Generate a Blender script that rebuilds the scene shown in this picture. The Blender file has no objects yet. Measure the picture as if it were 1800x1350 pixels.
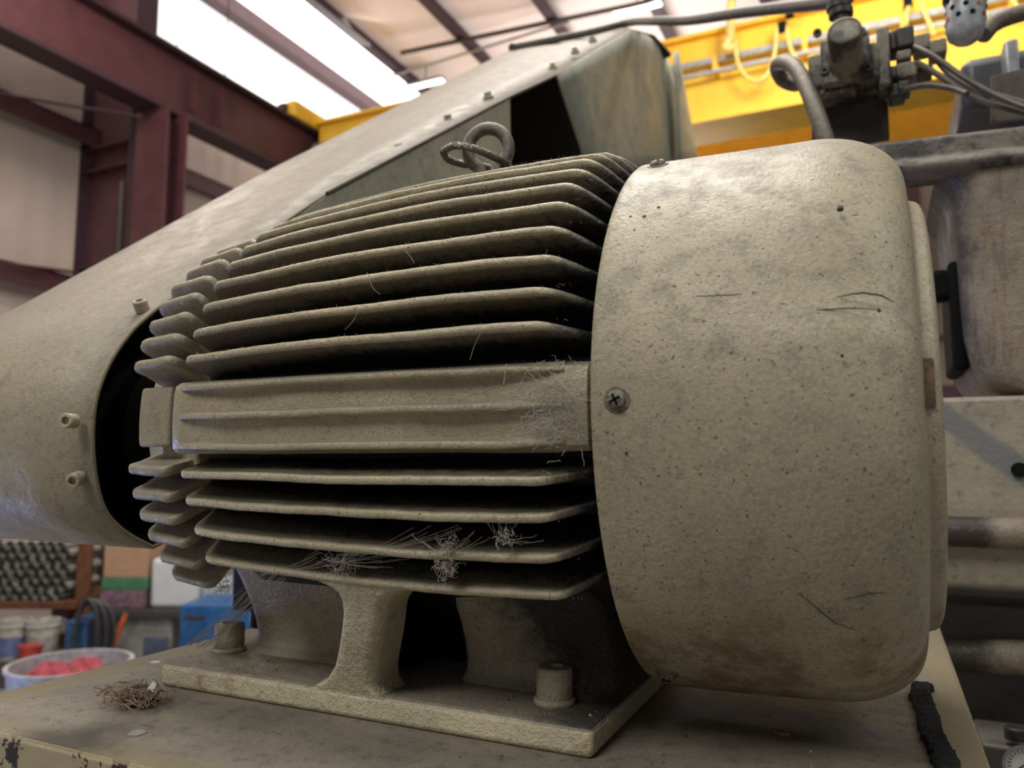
import bpy, math, random
from mathutils import Vector, Matrix
random.seed(7)
sc = bpy.context.scene
C = sc.collection
R = math.radians
sin, cos, PI = math.sin, math.cos, math.pi

# ------------------------------------------------------------------ camera
CP = Vector((.1504, -.6226, -.0368)); FP = 1366.0
YAW, PITCH, ROLL = R(25.3), R(5.94), R(.14)
fwd = Vector((-sin(YAW)*cos(PITCH), cos(YAW)*cos(PITCH), sin(PITCH)))
r0 = Vector((cos(YAW), sin(YAW), 0)); u0 = r0.cross(fwd)
RV = cos(ROLL)*r0 + sin(ROLL)*u0; UV = -sin(ROLL)*r0 + cos(ROLL)*u0
cd = bpy.data.cameras.new('camera'); cam = bpy.data.objects.new('camera', cd); C.objects.link(cam)
M = Matrix((RV, UV, -fwd)).transposed().to_4x4(); M.translation = CP; cam.matrix_world = M
cd.sensor_width = 36; cd.lens = FP/1800*36; cd.clip_start = .01; cd.clip_end = 100
cd.dof.use_dof = True; cd.dof.focus_distance = .56; cd.dof.aperture_fstop = 7.5
sc.camera = cam
sc.view_settings.view_transform = 'Standard'; sc.view_settings.look = 'None'
sc.view_settings.gamma = 1; sc.view_settings.use_curve_mapping = False
sc.view_settings.exposure = 0.0

# ------------------------------------------------------------------ world and lights
w = bpy.data.worlds.new('shop_air'); sc.world = w; w.use_nodes = True
w.node_tree.nodes['Background'].inputs[0].default_value = (.80, .86, 1, 1)
w.node_tree.nodes['Background'].inputs[1].default_value = .065
def area(name, loc, target, sx, sy, power, col=(1, 1, 1)):
    l = bpy.data.lights.new(name, 'AREA'); l.shape = 'RECTANGLE'; l.size = sx; l.size_y = sy
    l.energy = power; l.color = col
    o = bpy.data.objects.new(name, l); C.objects.link(o); o.location = loc
    d = Vector(target)-Vector(loc); o.rotation_euler = d.to_track_quat('-Z', 'Y').to_euler(); return o
area('skylight_over_machine', (-.9, 1.3, 6.2), (-.3, .1, 0), 2.2, 4.4, 350, (1, .97, .91))
area('skylight_front', (-1.2, -3.8, 4.6), (-.2, 0, -.1), 2.0, 2.4, 190, (1, .98, .93))
area('skylight_west', (-7.3, 8.5, 6.3), (-4, 5, 0), 1.5, 6, 150, (1, .97, .93))
area('skylight_east', (5.2, -.5, 5.4), (-.4, .9, .4), 1.6, 3.5, 130, (.97, 1, .97))
area('doorway_daylight', (.9, -5.8, .7), (0, 0, 0), 2.4, 1.6, 16, (1, .97, .92))
area('doorway_north', (-4.7, .0, -1.15), (-.6, -.1, -.1), 1.5, 1.1, 52, (.34, .47, 1))
area('girder_fill', (.6, 4.6, 4.3), (.9, 7.6, 4.0), 1.2, 1.2, 150, (1, .95, .86))  # unseen light panel added to brighten the crane girder
area('ceiling_fill', (-3.0, 11.2, 3.4), (-3.2, 9.6, 6.6), 3.0, 3.0, 230, (1, .93, .90))  # added unseen light, pointed up to brighten the ceiling
def bulb(name, loc, power, col):
    l = bpy.data.lights.new(name, 'POINT'); l.energy = power; l.color = col; l.shadow_soft_size = .25
    o = bpy.data.objects.new(name, l); C.objects.link(o); o.location = loc
bulb('fill_bulb', (-1.2, 3.2, 4.7), 130, (1, .93, .90))  # bulbs added out of view as fill, mainly for the ceiling
bulb('fill_bulb', (-5.6, 2.6, 4.6), 170, (1, .86, .74))
bulb('fill_bulb', (-4.2, 3.0, .9), 60, (1, .93, .84))

# ------------------------------------------------------------------ helpers
def ray(px, py): return fwd + RV*((px-900)/FP) - UV*((py-675)/FP)
def at(px, py, x=None, y=None, z=None, d=None):
    v = ray(px, py)
    if d is not None: return CP+v*d
    if x is not None: return CP+v*((x-CP.x)/v.x)
    if y is not None: return CP+v*((y-CP.y)/v.y)
    return CP+v*((z-CP.z)/v.z)
def tag(o, label=None, cat=None, group=None, kind=None):
    if label: o['label'] = label
    if cat: o['category'] = cat
    if group: o['group'] = group
    if kind: o['kind'] = kind
    return o
def empty(name, loc, label=None, cat=None, group=None, rz=0):
    o = bpy.data.objects.new(name, None); C.objects.link(o); o.location = loc; o.rotation_euler[2] = rz
    o.empty_display_size = .05
    tag(o, label, cat, group); bpy.context.view_layer.update(); return o
class MB:
    def __init__(s): s.v = []; s.f = []
    def add(s, v, f):
        n = len(s.v); s.v += [tuple(p) for p in v]; s.f += [tuple(i+n for i in q) for q in f]; return s
    def box(s, a, b, M=None):
        x0, y0, z0 = a; x1, y1, z1 = b
        v = [Vector(p) for p in ((x0,y0,z0),(x1,y0,z0),(x1,y1,z0),(x0,y1,z0),(x0,y0,z1),(x1,y0,z1),(x1,y1,z1),(x0,y1,z1))]
        if M: v = [M@p for p in v]
        return s.add(v, [(3,2,1,0),(4,5,6,7),(0,1,5,4),(1,2,6,5),(2,3,7,6),(3,0,4,7)])
    def loft(s, rings, closed=True, cap=True, loop=False):
        n = len(rings[0]); k = len(rings); v = [p for r in rings for p in r]; f = []
        for i in range(k if loop else k-1):
            for j in range(n if closed else n-1):
                a = i*n+j; b = i*n+(j+1) % n; i2 = ((i+1) % k)*n
                f.append((a, b, i2+(j+1) % n, i2+j))
        if cap and not loop: f += [tuple(range(n-1, -1, -1)), tuple((k-1)*n+j for j in range(n))]
        return s.add(v, f)
    def tube(s, pts, r, n=10, loop=False, cap=True):
        pts = [Vector(p) for p in pts]; k = len(pts); rings = []; up = None
        for i, p in enumerate(pts):
            a = pts[i-1] if (i or loop) else p; b = pts[(i+1) % k] if (i < k-1 or loop) else p
            t = (b-a).normalized()
            if up is None: up = t.orthogonal().normalized()
            up = (up-t*up.dot(t)).normalized(); q = t.cross(up)
            rr = r[i] if isinstance(r, (list, tuple)) else r
            rings.append([p+(up*cos(2*PI*j/n)+q*sin(2*PI*j/n))*rr for j in range(n)])
        return s.loft(rings, cap=cap, loop=loop)
    def lathe(s, prof, o, ax, n=32, cap=True, loop=False):      # prof: (distance along ax, radius)
        o = Vector(o); ax = Vector(ax).normalized(); e = ax.orthogonal().normalized(); g = ax.cross(e)
        return s.loft([[o+ax*h+(e*cos(2*PI*j/n)+g*sin(2*PI*j/n))*max(r, 1e-5) for j in range(n)] for h, r in prof], cap=cap, loop=loop)
    def build(s, name, mat, parent=None, smooth=True, bevel=0, seg=3, angle=40, subsurf=0):
        me = bpy.data.meshes.new(name); me.from_pydata(s.v, [], s.f); me.validate(); me.materials.append(mat)
        import bmesh
        b = bmesh.new(); b.from_mesh(me); bmesh.ops.recalc_face_normals(b, faces=b.faces); b.to_mesh(me); b.free()
        o = bpy.data.objects.new(name, me); C.objects.link(o)
        if parent: o.parent = parent; o.matrix_parent_inverse = world_of(parent).inverted()
        if bevel:
            m = o.modifiers.new('b', 'BEVEL'); m.width = bevel; m.segments = seg; m.limit_method = 'ANGLE'; m.angle_limit = R(35)
        if smooth:
            for p in me.polygons: p.use_smooth = True
            if not subsurf: me.set_sharp_from_angle(angle=R(angle))
        if subsurf:
            m = o.modifiers.new('s', 'SUBSURF'); m.levels = subsurf; m.render_levels = subsurf
        return o
def world_of(o):
    m = o.matrix_basis.copy()
    while o.parent:
        m = o.parent.matrix_basis @ o.matrix_parent_inverse @ m if False else o.matrix_parent_inverse @ m
        m = o.parent.matrix_basis @ m; o = o.parent
    return m
def bez(pts, n=10):                                             # catmull-rom through points
    pts = [Vector(p) for p in pts]; out = []
    q = [2*pts[0]-pts[1]]+pts+[2*pts[-1]-pts[-2]]
    for i in range(1, len(q)-2):
        for k in range(n):
            t = k/n; a, b, c, d = q[i-1:i+3]
            out.append(.5*((2*b)+(c-a)*t+(2*a-5*b+4*c-d)*t*t+(3*b-a-3*c+d)*t**3))
    return out+[pts[-1]]
def dup(o, loc=None, rz=None, label=None, group=None, parent=None):
    c = o.copy(); C.objects.link(c)
    if parent: c.parent = parent
    if loc is not None: c.location = loc
    if rz is not None: c.rotation_euler[2] = rz
    if label: c['label'] = label
    if group: c['group'] = group
    for ch in [k for k in bpy.data.objects if k.parent == o]: dup(ch, parent=c)
    return c

# ------------------------------------------------------------------ materials
class N:
    def __init__(s, name):
        s.m = bpy.data.materials.new(name); s.m.use_nodes = True; s.t = s.m.node_tree
        s.b = s.t.nodes['Principled BSDF']; s.co = s.t.nodes.new('ShaderNodeTexCoord').outputs['Object']
    def n(s, ty, **k):
        x = s.t.nodes.new(ty)
        for a, v in k.items():
            if a.startswith('i_'):
                key = a[2:]; key = int(key) if key.isdigit() else key
                if hasattr(v, 'is_output') or v.__class__.__name__.startswith('NodeSocket'): s.t.links.new(v, x.inputs[key])
                else: x.inputs[key].default_value = v
            else: setattr(x, a, v)
        return x
    def noise(s, scale, detail=4, rough=.6, vec=None, dist=0):
        x = s.n('ShaderNodeTexNoise'); x.inputs['Scale'].default_value = scale; x.inputs['Detail'].default_value = detail
        x.inputs['Roughness'].default_value = rough; x.inputs['Distortion'].default_value = dist
        s.t.links.new(vec or s.co, x.inputs['Vector']); return x.outputs['Fac']
    def ramp(s, fac, a, b, lo=0, hi=1):
        if a > b: a, b, lo, hi = b, a, hi, lo
        x = s.n('ShaderNodeMapRange'); x.inputs[1].default_value = a; x.inputs[2].default_value = b
        x.inputs[3].default_value = lo; x.inputs[4].default_value = hi; x.interpolation_type = 'SMOOTHSTEP'
        s.t.links.new(fac, x.inputs[0]); return x.outputs[0]
    def math(s, op, a, b=0.0):
        x = s.n('ShaderNodeMath', operation=op)
        for i, v in enumerate((a, b)):
            if isinstance(v, (int, float)): x.inputs[i].default_value = v
            else: s.t.links.new(v, x.inputs[i])
        return x.outputs[0]
    def mix(s, fac, a, b):
        x = s.n('ShaderNodeMix', data_type='RGBA')
        for i, v in ((0, fac), (6, a), (7, b)):
            if isinstance(v, (int, float)): x.inputs[i].default_value = v
            elif isinstance(v, tuple): x.inputs[i].default_value = v if len(v) == 4 else v+(1,)
            else: s.t.links.new(v, x.inputs[i])
        return x.outputs[2]
    def sep(s):
        x = s.n('ShaderNodeSeparateXYZ'); s.t.links.new(s.co, x.inputs[0]); return x.outputs
    def bump(s, h, strength, dist=.002, prev=None):
        x = s.n('ShaderNodeBump'); x.inputs['Strength'].default_value = strength; x.inputs['Distance'].default_value = dist
        s.t.links.new(h, x.inputs['Height'])
        if prev: s.t.links.new(prev, x.inputs['Normal'])
        return x.outputs[0]
    def done(s, col, rough=.6, metal=0, normal=None, spec=None):
        if isinstance(col, tuple): s.b.inputs['Base Color'].default_value = col+(1,)
        else: s.t.links.new(col, s.b.inputs['Base Color'])
        if isinstance(rough, (int, float)): s.b.inputs['Roughness'].default_value = rough
        else: s.t.links.new(rough, s.b.inputs['Roughness'])
        s.b.inputs['Metallic'].default_value = metal
        if spec is not None: s.b.inputs['Specular IOR Level'].default_value = spec
        if normal: s.t.links.new(normal, s.b.inputs['Normal'])
        return s.m
def upmask(s, a=.35, b=.85):
    g = s.n('ShaderNodeNewGeometry'); x = s.n('ShaderNodeSeparateXYZ'); s.t.links.new(g.outputs['True Normal'], x.inputs[0])
    return s.ramp(x.outputs[2], a, b)
def machine_paint(name, base=(.45, .38, .245), dust=.7, sc_=1.0, speck=.55, bump=.35, rough=.5, rust=0.0, grime=None, dustcol=(.235, .205, .165)):
    s = N(name)
    big = s.noise(9*sc_, 5, .6); mid = s.noise(60*sc_, 4, .7); fine = s.noise(420*sc_, 3, .7); dots = s.noise(520*sc_, 2, .5)
    c = s.mix(s.ramp(big, .35, .7), tuple(k*.86 for k in base), tuple(k*1.08 for k in base))
    c = s.mix(s.math('MULTIPLY', s.ramp(s.noise(200*sc_, 4, .8), .53, .66), .5), c, tuple(k*.42 for k in base))
    c = s.mix(s.math('MULTIPLY', s.ramp(mid, .50, .72), .55), c, tuple(k*.58 for k in base))
    c = s.mix(s.math('MULTIPLY', s.ramp(dots, .64, .72), speck), c, (.06, .05, .045))
    c = s.mix(s.math('MULTIPLY', s.ramp(fine, .58, .75), .5), c, tuple(k*1.35 for k in base))
    if rust:
        rn = s.math('MULTIPLY', s.ramp(s.noise(16*sc_, 6, .75), .56, .70), rust)
        c = s.mix(rn, c, (.23, .105, .03))
    if dust:
        d = s.math('MULTIPLY', s.math('MULTIPLY', upmask(s), s.ramp(s.noise(35*sc_, 4, .7), .25, .55, .65, 1)), dust)
        c = s.mix(d, c, dustcol)
    if grime == 'core':      # black oily grime the fan has blown into the channels, fading to the drive end
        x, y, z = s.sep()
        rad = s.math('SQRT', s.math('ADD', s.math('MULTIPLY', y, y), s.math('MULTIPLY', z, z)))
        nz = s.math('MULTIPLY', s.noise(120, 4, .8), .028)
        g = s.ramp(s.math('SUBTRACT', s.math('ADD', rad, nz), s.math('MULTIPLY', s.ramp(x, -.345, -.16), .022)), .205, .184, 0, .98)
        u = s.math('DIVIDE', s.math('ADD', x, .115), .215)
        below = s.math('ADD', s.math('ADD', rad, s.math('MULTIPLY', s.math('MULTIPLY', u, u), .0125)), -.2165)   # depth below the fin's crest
        side_tone = s.ramp(s.math('ADD', below, s.math('MULTIPLY', s.noise(90, 5, .8), .006)), .0010, -.0035, 0, .80)  # browner fin sides from just under the crest down
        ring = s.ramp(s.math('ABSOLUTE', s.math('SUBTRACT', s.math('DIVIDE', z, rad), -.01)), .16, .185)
        c = s.mix(s.math('MULTIPLY', side_tone, ring), c, (.095, .077, .053))
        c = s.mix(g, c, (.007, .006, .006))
    if grime == 'foot':
        x, y, z = s.sep()
        g = s.math('MULTIPLY', s.ramp(s.math('ADD', x, s.math('MULTIPLY', s.noise(45, 5, .8), .06)), -.055, .0, 0, .85), upmask(s, .3, .8)); c = s.mix(g, c, (.03, .026, .022))
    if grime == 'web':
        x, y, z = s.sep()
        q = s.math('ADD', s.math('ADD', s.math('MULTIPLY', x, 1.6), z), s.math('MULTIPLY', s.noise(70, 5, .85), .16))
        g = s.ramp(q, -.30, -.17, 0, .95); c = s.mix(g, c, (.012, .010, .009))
    if grime == 'stain_shade':
        mp = s.n('ShaderNodeMapping'); mp.inputs['Scale'].default_value = (1, 1, .16); s.t.links.new(s.co, mp.inputs['Vector'])
        c = s.mix(s.ramp(s.noise(26, 5, .75, mp.outputs[0]), .50, .72, 0, .8), c, (.12, .075, .042))
        x, y, z = s.sep(); c = s.mix(s.ramp(s.math('ADD', x, s.math('MULTIPLY', s.noise(30, 5, .8), .05)), .305, .275, 0, .92), c, (.025, .02, .017))  # dark left side: shade painted into the casting's colour
    if grime == 'patch':
        g = s.ramp(s.math('ADD', s.noise(11, 3, .7), s.math('MULTIPLY', s.noise(150, 3, .8), .30)), .60, .76, 0, .93)
        c = s.mix(g, c, (.020, .017, .014))
    h = s.math('ADD', s.noise(230*sc_, 3, .6), s.math('MULTIPLY', s.noise(700*sc_, 2, .5), .5))
    return s.done(c, s.ramp(mid, .3, .7, rough-.06, rough+.16), 0, s.bump(h, bump, .0022/sc_))
def simple(name, base, rough=.6, metal=0, sc_=1.0, var=.25, bump=0.0, dust=0, patch=None, patch_amt=.5):
    s = N(name); n = s.noise(18*sc_, 5, .65)
    c = s.mix(s.ramp(n, .3, .7), tuple(k*(1-var) for k in base), tuple(min(1, k*(1+var)) for k in base))
    if patch: c = s.mix(s.math('MULTIPLY', s.ramp(s.noise(45*sc_, 4, .7), .50, .62), patch_amt), c, patch)
    if dust: c = s.mix(s.math('MULTIPLY', upmask(s), dust), c, (.235, .205, .165))
    return s.done(c, rough, metal, s.bump(s.noise(260*sc_, 3), bump, .001) if bump else None)
def emit(name, col, st):
    s = N(name); s.b.inputs['Emission Color'].default_value = col+(1,); s.b.inputs['Emission Strength'].default_value = st
    return s.done((.8, .8, .8), .6)

MP = {}
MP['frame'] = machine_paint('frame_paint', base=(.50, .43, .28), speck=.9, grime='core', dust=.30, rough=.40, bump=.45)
MP['foot'] = machine_paint('foot_paint', grime='foot', base=(.60, .53, .36), rust=.6, dust=.92, bump=.7, rough=.6, dustcol=(.19, .16, .125))
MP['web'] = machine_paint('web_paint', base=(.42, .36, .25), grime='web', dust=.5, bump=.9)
MP['pad'] = machine_paint('pad_paint', base=(.43, .37, .245), dust=.75, rough=.36, bump=.5)
MP['bell'] = machine_paint('bell_paint', base=(.38, .33, .23), dust=.6, rough=.42)
MP['guard'] = machine_paint('guard_paint', base=(.37, .32, .225), dust=.8, sc_=.6, speck=.3, bump=.3, rough=.50, dustcol=(.255, .215, .165))
MP['guardface'] = machine_paint('guard_face_paint', base=(.43, .44, .35), dust=.2, sc_=.25, speck=.2, bump=.12, rough=.46)
MP['black'] = simple('matt_black', (.006, .006, .006), .75, sc_=3); MP['black'].node_tree.nodes['Principled BSDF'].inputs['Specular IOR Level'].default_value = .12  # for black parts, and for the shade painted inside the belt guard
MP['darkmetal'] = simple('dark_metal', (.06, .052, .045), .5, .6, 6, bump=.3)
MP['steel'] = simple('worn_steel', (.19, .165, .135), .42, .75, 10, bump=.5, patch=(.05, .042, .035))
MP['screw'] = simple('grimy_screw', (.27, .24, .18), .38, .5, 14, bump=.6, patch=(.04, .033, .025), patch_amt=.85)
MP['bolt'] = machine_paint('bolt_paint', base=(.43, .37, .25), rust=.5, dust=.2, bump=.6, speck=.5)
MP['machine'] = machine_paint('machine_casting', base=(.30, .245, .17), sc_=.4, dust=.4, grime='stain_shade', rust=.3, speck=.5, rough=.5)
MP['beam'] = simple('oxide_red_steel', (.085, .030, .036), .5, 0, .3, .15)
MP['beamedge'] = simple('oxide_red_steel_flange', (.045, .020, .030), .5, 0, .3, .15)
MP['yellow'] = simple('crane_yellow', (.85, .50, .035), .62, 0, .2, .10)
MP['hose'] = simple('yellow_air_hose', (.75, .55, .16), .4, 0, 1)
MP['greymetal'] = simple('galvanised_steel', (.33, .33, .33), .4, .6, 2)
MP['darkgrey'] = simple('dark_grey_enamel', (.045, .050, .055), .45, 0, 1)

def cowl_mat():
    s = N('cowl_paint'); x, y, z = s.sep(); base = (.42, .36, .24)
    big = s.noise(7, 5, .6); mid = s.noise(50, 4, .7); fine = s.noise(420, 3, .6); dots = s.noise(360, 2, .5)
    c = s.mix(s.ramp(big, .35, .68), tuple(k*.84 for k in base), tuple(k*1.10 for k in base))
    c = s.mix(s.math('MULTIPLY', s.ramp(mid, .48, .70), .55), c, (.21, .19, .15))
    c = s.mix(s.math('MULTIPLY', s.ramp(s.noise(170, 4, .8), .55, .68), .5), c, (.15, .13, .105))
    c = s.mix(s.math('MULTIPLY', s.ramp(fine, .50, .72), .42), c, (.50, .45, .32))
    c = s.mix(s.math('MULTIPLY', s.ramp(fine, .46, .34), .35), c, (.20, .17, .12))
    c = s.mix(s.math('MULTIPLY', s.ramp(dots, .665, .71), .8), c, (.05, .045, .04))
    # rust bloom low on the drum
    r = s.math('MULTIPLY', s.ramp(z, -.105, -.155), s.ramp(s.noise(24, 6, .8), .42, .62))
    c = s.mix(s.math('MULTIPLY', r, .75), c, (.17, .085, .028))
    # grey scuffs high up
    g = s.math('MULTIPLY', s.ramp(z, .06, .14), s.ramp(s.noise(26, 5, .75), .50, .68))
    c = s.mix(s.math('MULTIPLY', g, .65), c, (.13, .12, .105))
    d = s.math('MULTIPLY', upmask(s, .55, .98), .45); c = s.mix(d, c, (.30, .265, .21))
    h = s.math('ADD', s.noise(330, 3, .55), s.math('MULTIPLY', s.noise(800, 2, .5), .5))
    return s.done(c, s.ramp(mid, .3, .7, .42, .62), 0, s.bump(h, .40, .0013))
MP['cowl'] = cowl_mat()
def table_mat():
    s = N('table_paint'); x, y, z = s.sep(); base = (.27, .225, .15)
    n = s.noise(14, 6, .7); n2 = s.noise(90, 4, .7)
    c = s.mix(s.ramp(n, .35, .7), (.24, .205, .155), (.16, .138, .115))
    c = s.mix(s.math('MULTIPLY', s.ramp(n2, .5, .72), .6), c, (.055, .048, .042))
    c = s.mix(s.math('MULTIPLY', s.ramp(s.noise(300, 2, .6), .60, .70), .4), c, (.30, .26, .19))
    # dust lies over the middle, bare yellow paint along the edges
    e = s.math('MAXIMUM', s.ramp(x, .17, .185), s.math('MAXIMUM', s.ramp(x, -.455, -.485), s.ramp(y, -.240, -.262)))
    e = s.math('MULTIPLY', e, s.ramp(s.noise(40, 4), .3, .55, .35, .9)); c = s.mix(e, c, (.20, .162, .088))
    st = s.math('ADD', s.math('ABSOLUTE', s.math('MULTIPLY', s.math('ADD', x, .345), .8)), s.math('ABSOLUTE', s.math('ADD', y, .262)))
    c = s.mix(s.math('MULTIPLY', s.ramp(s.math('ADD', st, s.math('MULTIPLY', s.noise(55, 5, .8), .05)), .085, .035), .85), c, (.03, .024, .018))
    up = upmask(s, .5, .9)
    flake = s.math('MULTIPLY', s.ramp(s.noise(30, 5, .7), .525, .54), s.math('SUBTRACT', 1.0, up))
    side = s.mix(flake, (.37, .31, .19), (.028, .018, .014)); c = s.mix(up, side, c)
    return s.done(c, .68, 0, s.bump(s.math('ADD', s.noise(160, 4, .8), flake), .7, .0015))
MP['table'] = table_mat()

# ------------------------------------------------------------------ building shell
FZ = -1.75
def struct(name, mb, mat, **k): o = mb.build(name, mat, **k); tag(o, kind='structure'); return o
def wallmat():
    s = N('liner_panel'); x, y, z = s.sep()
    ridge = s.math('SINE', s.math('MULTIPLY', s.math('ADD', y, x), 20)); c = s.mix(s.ramp(s.noise(.7, 3), .3, .7), (.47, .385, .33), (.56, .46, .40))
    return s.done(c, .75, 0, s.bump(ridge, .12, .02))
WM = wallmat()
def floormat():
    s = N('concrete'); c = s.mix(s.ramp(s.noise(2, 6, .7), .3, .7), (.16, .15, .14), (.28, .26, .24)); return s.done(c, .6)
struct('floor', MB().box((-9, -7, FZ-.2), (9, 16, FZ)), floormat())
ceil_m = simple('roof_liner', (.78, .68, .65), .85, 0, .08, .04)
EZ = 6.66
struct('ceiling', MB().box((-6.9, -2, EZ), (9, 16, EZ+.1)), ceil_m)
SKY = emit('daylit_fibreglass', (1, 1, 1), 2.6)
struct('window_1', MB().box((-8.2, -2, EZ), (-6.9, 16, EZ+.06)), SKY)
struct('window_2', MB().box((-8.26, 5.55, 5.0), (-8.2, 16, EZ)), emit('daylit_wall_panel', (.93, .98, 1), .98))
wl = MB().box((-8.36, -7, FZ), (-8.2, 16, 4.95)).box((-8.36, -7, 4.95), (-8.2, 5.55, EZ))
struct('wall_left', wl, WM)
struct('wall_back', MB().box((-8.2, 16, FZ), (9, 16.2, EZ)), WM)
for i, z in enumerate((3.86, 2.07, .3)):
    struct('trim_%d' % (i+1), MB().box((-8.2, -2, z-.02), (-8.0, 16, z+.0)).box((-8.02, -2, z-.22), (-8.0, 16, z)), MP['beam'])
struct('trim_4', MB().box((-8.2, 5.4, EZ-.24), (-7.98, 16, EZ-.02)), MP['beam'])
for i, (x, y) in enumerate(((-6.87, 0), (-5.42, 0), (-3.98, 0), (-2.54, 0), (-1.1, 0), (.4, 0))):
    struct('trim_%d' % (i+5), MB().box((x-.02, -2, EZ-.22), (x+.02, 16, EZ)).box((x-.02, -2, EZ-.24), (x+.13, 16, EZ-.21)), MP['beamedge'])
struct('trim_11', MB().box((-8.2, 15.8, 3.2), (9, 16, 3.5)).box((-8.2, 15.8, 1.2), (9, 16, 1.45)).box((.72, 15.4, FZ), (1.02, 15.8, EZ)).box((-2, 15.6, 2.3), (9, 15.8, 2.38)), MP['beam'])
# main rigid-frame column against the wall, with web and stiffeners
fc = empty('frame_column', (-7.8, 5.3, FZ), 'wide dark red tapered frame column standing against the wall panels', 'column')
MB().box((-8.2, 5.29, FZ), (-7.36, 5.31, EZ)).build('web', MP['beam'], fc)
MB().box((-7.38, 5.16, FZ), (-7.35, 5.44, EZ-.1)).build('inner_flange', MP['beamedge'], fc)
MB().box((-8.2, 5.16, FZ), (-8.17, 5.44, EZ)).build('outer_flange', MP['beamedge'], fc)
for z in (3.35, 3.62, 2.2):
    MB().box((-8.17, 5.18, z), (-7.38, 5.29, z+.02)).build('stiffener', MP['beam'], fc)
MB().tube([(-7.40, 5.12, FZ), (-7.40, 5.12, 3.1)], .03).build('conduit', MP['darkmetal'], fc)
# runway beam on its own column
rb = empty('runway_beam', (-6.9, 3, 3.82), 'dark red crane runway beam sloping across the upper left corner', 'beam')
MB().box((-6.935, -1, 3.87), (-6.905, 16, 4.56)).build('web', MP['beam'], rb)
MB().box((-7.08, -1, 3.83), (-6.76, 16, 3.875)).build('bottom_flange', MP['beamedge'], rb)
MB().box((-7.08, -1, 4.555), (-6.76, 16, 4.60)).build('top_flange', MP['beamedge'], rb)
MB().box((-6.96, -1, 4.60), (-6.89, 16, 4.65)).build('crane_rail', MP['darkmetal'], rb)
for y in (5.55, 5.95): MB().box((-6.905, y, 4.0), (-6.80, y+.015, 4.45)).build('stiffener', MP['beam'], rb)
cc = empty('crane_column', (-6.9, 5.2, FZ), 'dark red steel column holding up the crane runway beam', 'column')
MB().box((-7.14, 5.06, FZ), (-6.66, 5.09, 3.83)).build('flange', MP['beam'], cc)
MB().box((-7.14, 5.31, FZ), (-6.66, 5.34, 3.83)).build('flange', MP['beam'], cc)
MB().box((-6.915, 5.09, FZ), (-6.885, 5.31, 3.83)).build('web', MP['beam'], cc)
for i, (a, b) in enumerate((((0, 165), (250, 207)), ((0, 462), (140, 480)))):
    A = at(*a, x=-7.9); B = at(*b, y=5.08)
    o = MB().tube([A, B], .018).build('brace_rod', MP['beam']); tag(o, ['dark red brace rod running from the wall girt to the column, upper one', 'dark red brace rod low on the left wall, lower one'][i], 'brace', 'brace rods on the left wall')
for i, (px, py) in enumerate(((312, 82), (396, 137))):
    A = at(px, py, x=-6.98); o = MB().tube([A, (A.x, A.y, EZ)], .008, 6).build('hanger_rod', MP['darkmetal'])
    tag(o, ['thin hanger rod above the beam, the left one nearer the column', 'thin hanger rod above the beam, the right one against the bright panel'][i], 'rod', 'hanger rods over the runway beam')

# overhead crane: girder pair along x, end truck on the runway
cr = empty('bridge_crane', (-6.9, 7.8, 4.65), 'yellow overhead bridge crane with box girders spanning behind the machine', 'crane')
MB().box((-6.7, 7.6, 3.70), (8, 7.63, 4.62)).box((-6.7, 8.0, 3.7), (8, 8.03, 4.62)).build('girder_web', MP['yellow'], cr)
MB().box((-6.7, 7.5, 4.62), (8, 8.12, 4.66)).build('girder_top_flange', MP['yellow'], cr)
MB().box((-6.7, 7.5, 3.64), (8, 8.12, 3.70)).build('girder_bottom_flange', MP['yellow'], cr)
MB().box((-6.7, 9.2, 3.72), (8, 9.7, 4.70)).build('second_girder', MP['yellow'], cr)
tr = MB().box((-7.05, 7.12, 4.60), (-6.72, 10.6, 4.82)).build('end_truck', MP['yellow'], cr, bevel=.03)
MB().lathe([(0, .15), (.1, .15)], (-6.95, 7.4, 4.74), (1, 0, 0), 20).build('wheel', MP['darkmetal'], tr)
MB().box((-6.95, 7.04, 4.66), (-6.84, 7.13, 4.77)).build('bumper', MP['darkmetal'], tr, bevel=.02)
MB().box((-6.7, 7.46, 4.26), (8, 7.50, 4.32)).build('festoon_rail', MP['greymetal'], cr)
MB().box((-6.7, 7.42, 4.12), (8, 7.46, 4.16)).build('conductor_bar', MP['greymetal'], cr)
for x in [-2.2+.9*i for i in range(9)]: MB().box((x, 7.44, 4.14), (x+.05, 7.6, 4.34)).build('rail_bracket', MP['yellow'], cr)
A = at(1283, 88, y=7.35); B = at(1300, -30, y=7.35)
MB().tube(bez([at(1288, -30, y=7.3), at(1285, 20, y=7.3), at(1284, 62, y=7.3), at(1275, 84, y=7.3), at(1290, 82, y=7.34)], 6), .045).build('hose_drop', MP['hose'], cr)
for L in ([(1293,70),(1297,110),(1312,134),(1332,143),(1352,125),(1362,90),(1366,48)], [(1382,48),(1390,85),(1402,108),(1424,125)], [(1600,0),(1594,25),(1592,45)], [(1618,0),(1630,32),(1642,62)], [(1775,-10),(1790,15)]):
    MB().tube(bez([at(a, b, y=7.35) for a, b in L], 6), .020, 8).build('festoon_hose', MP['hose'], cr)
for a, b in ((1388, 22), (1375, 48), (1596, 4)):
    p = at(a, b, y=7.36); MB().box(p-Vector((.04, .03, .05)), p+Vector((.04, .03, .05))).build('hose_clamp', MP['black'], cr)

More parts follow.
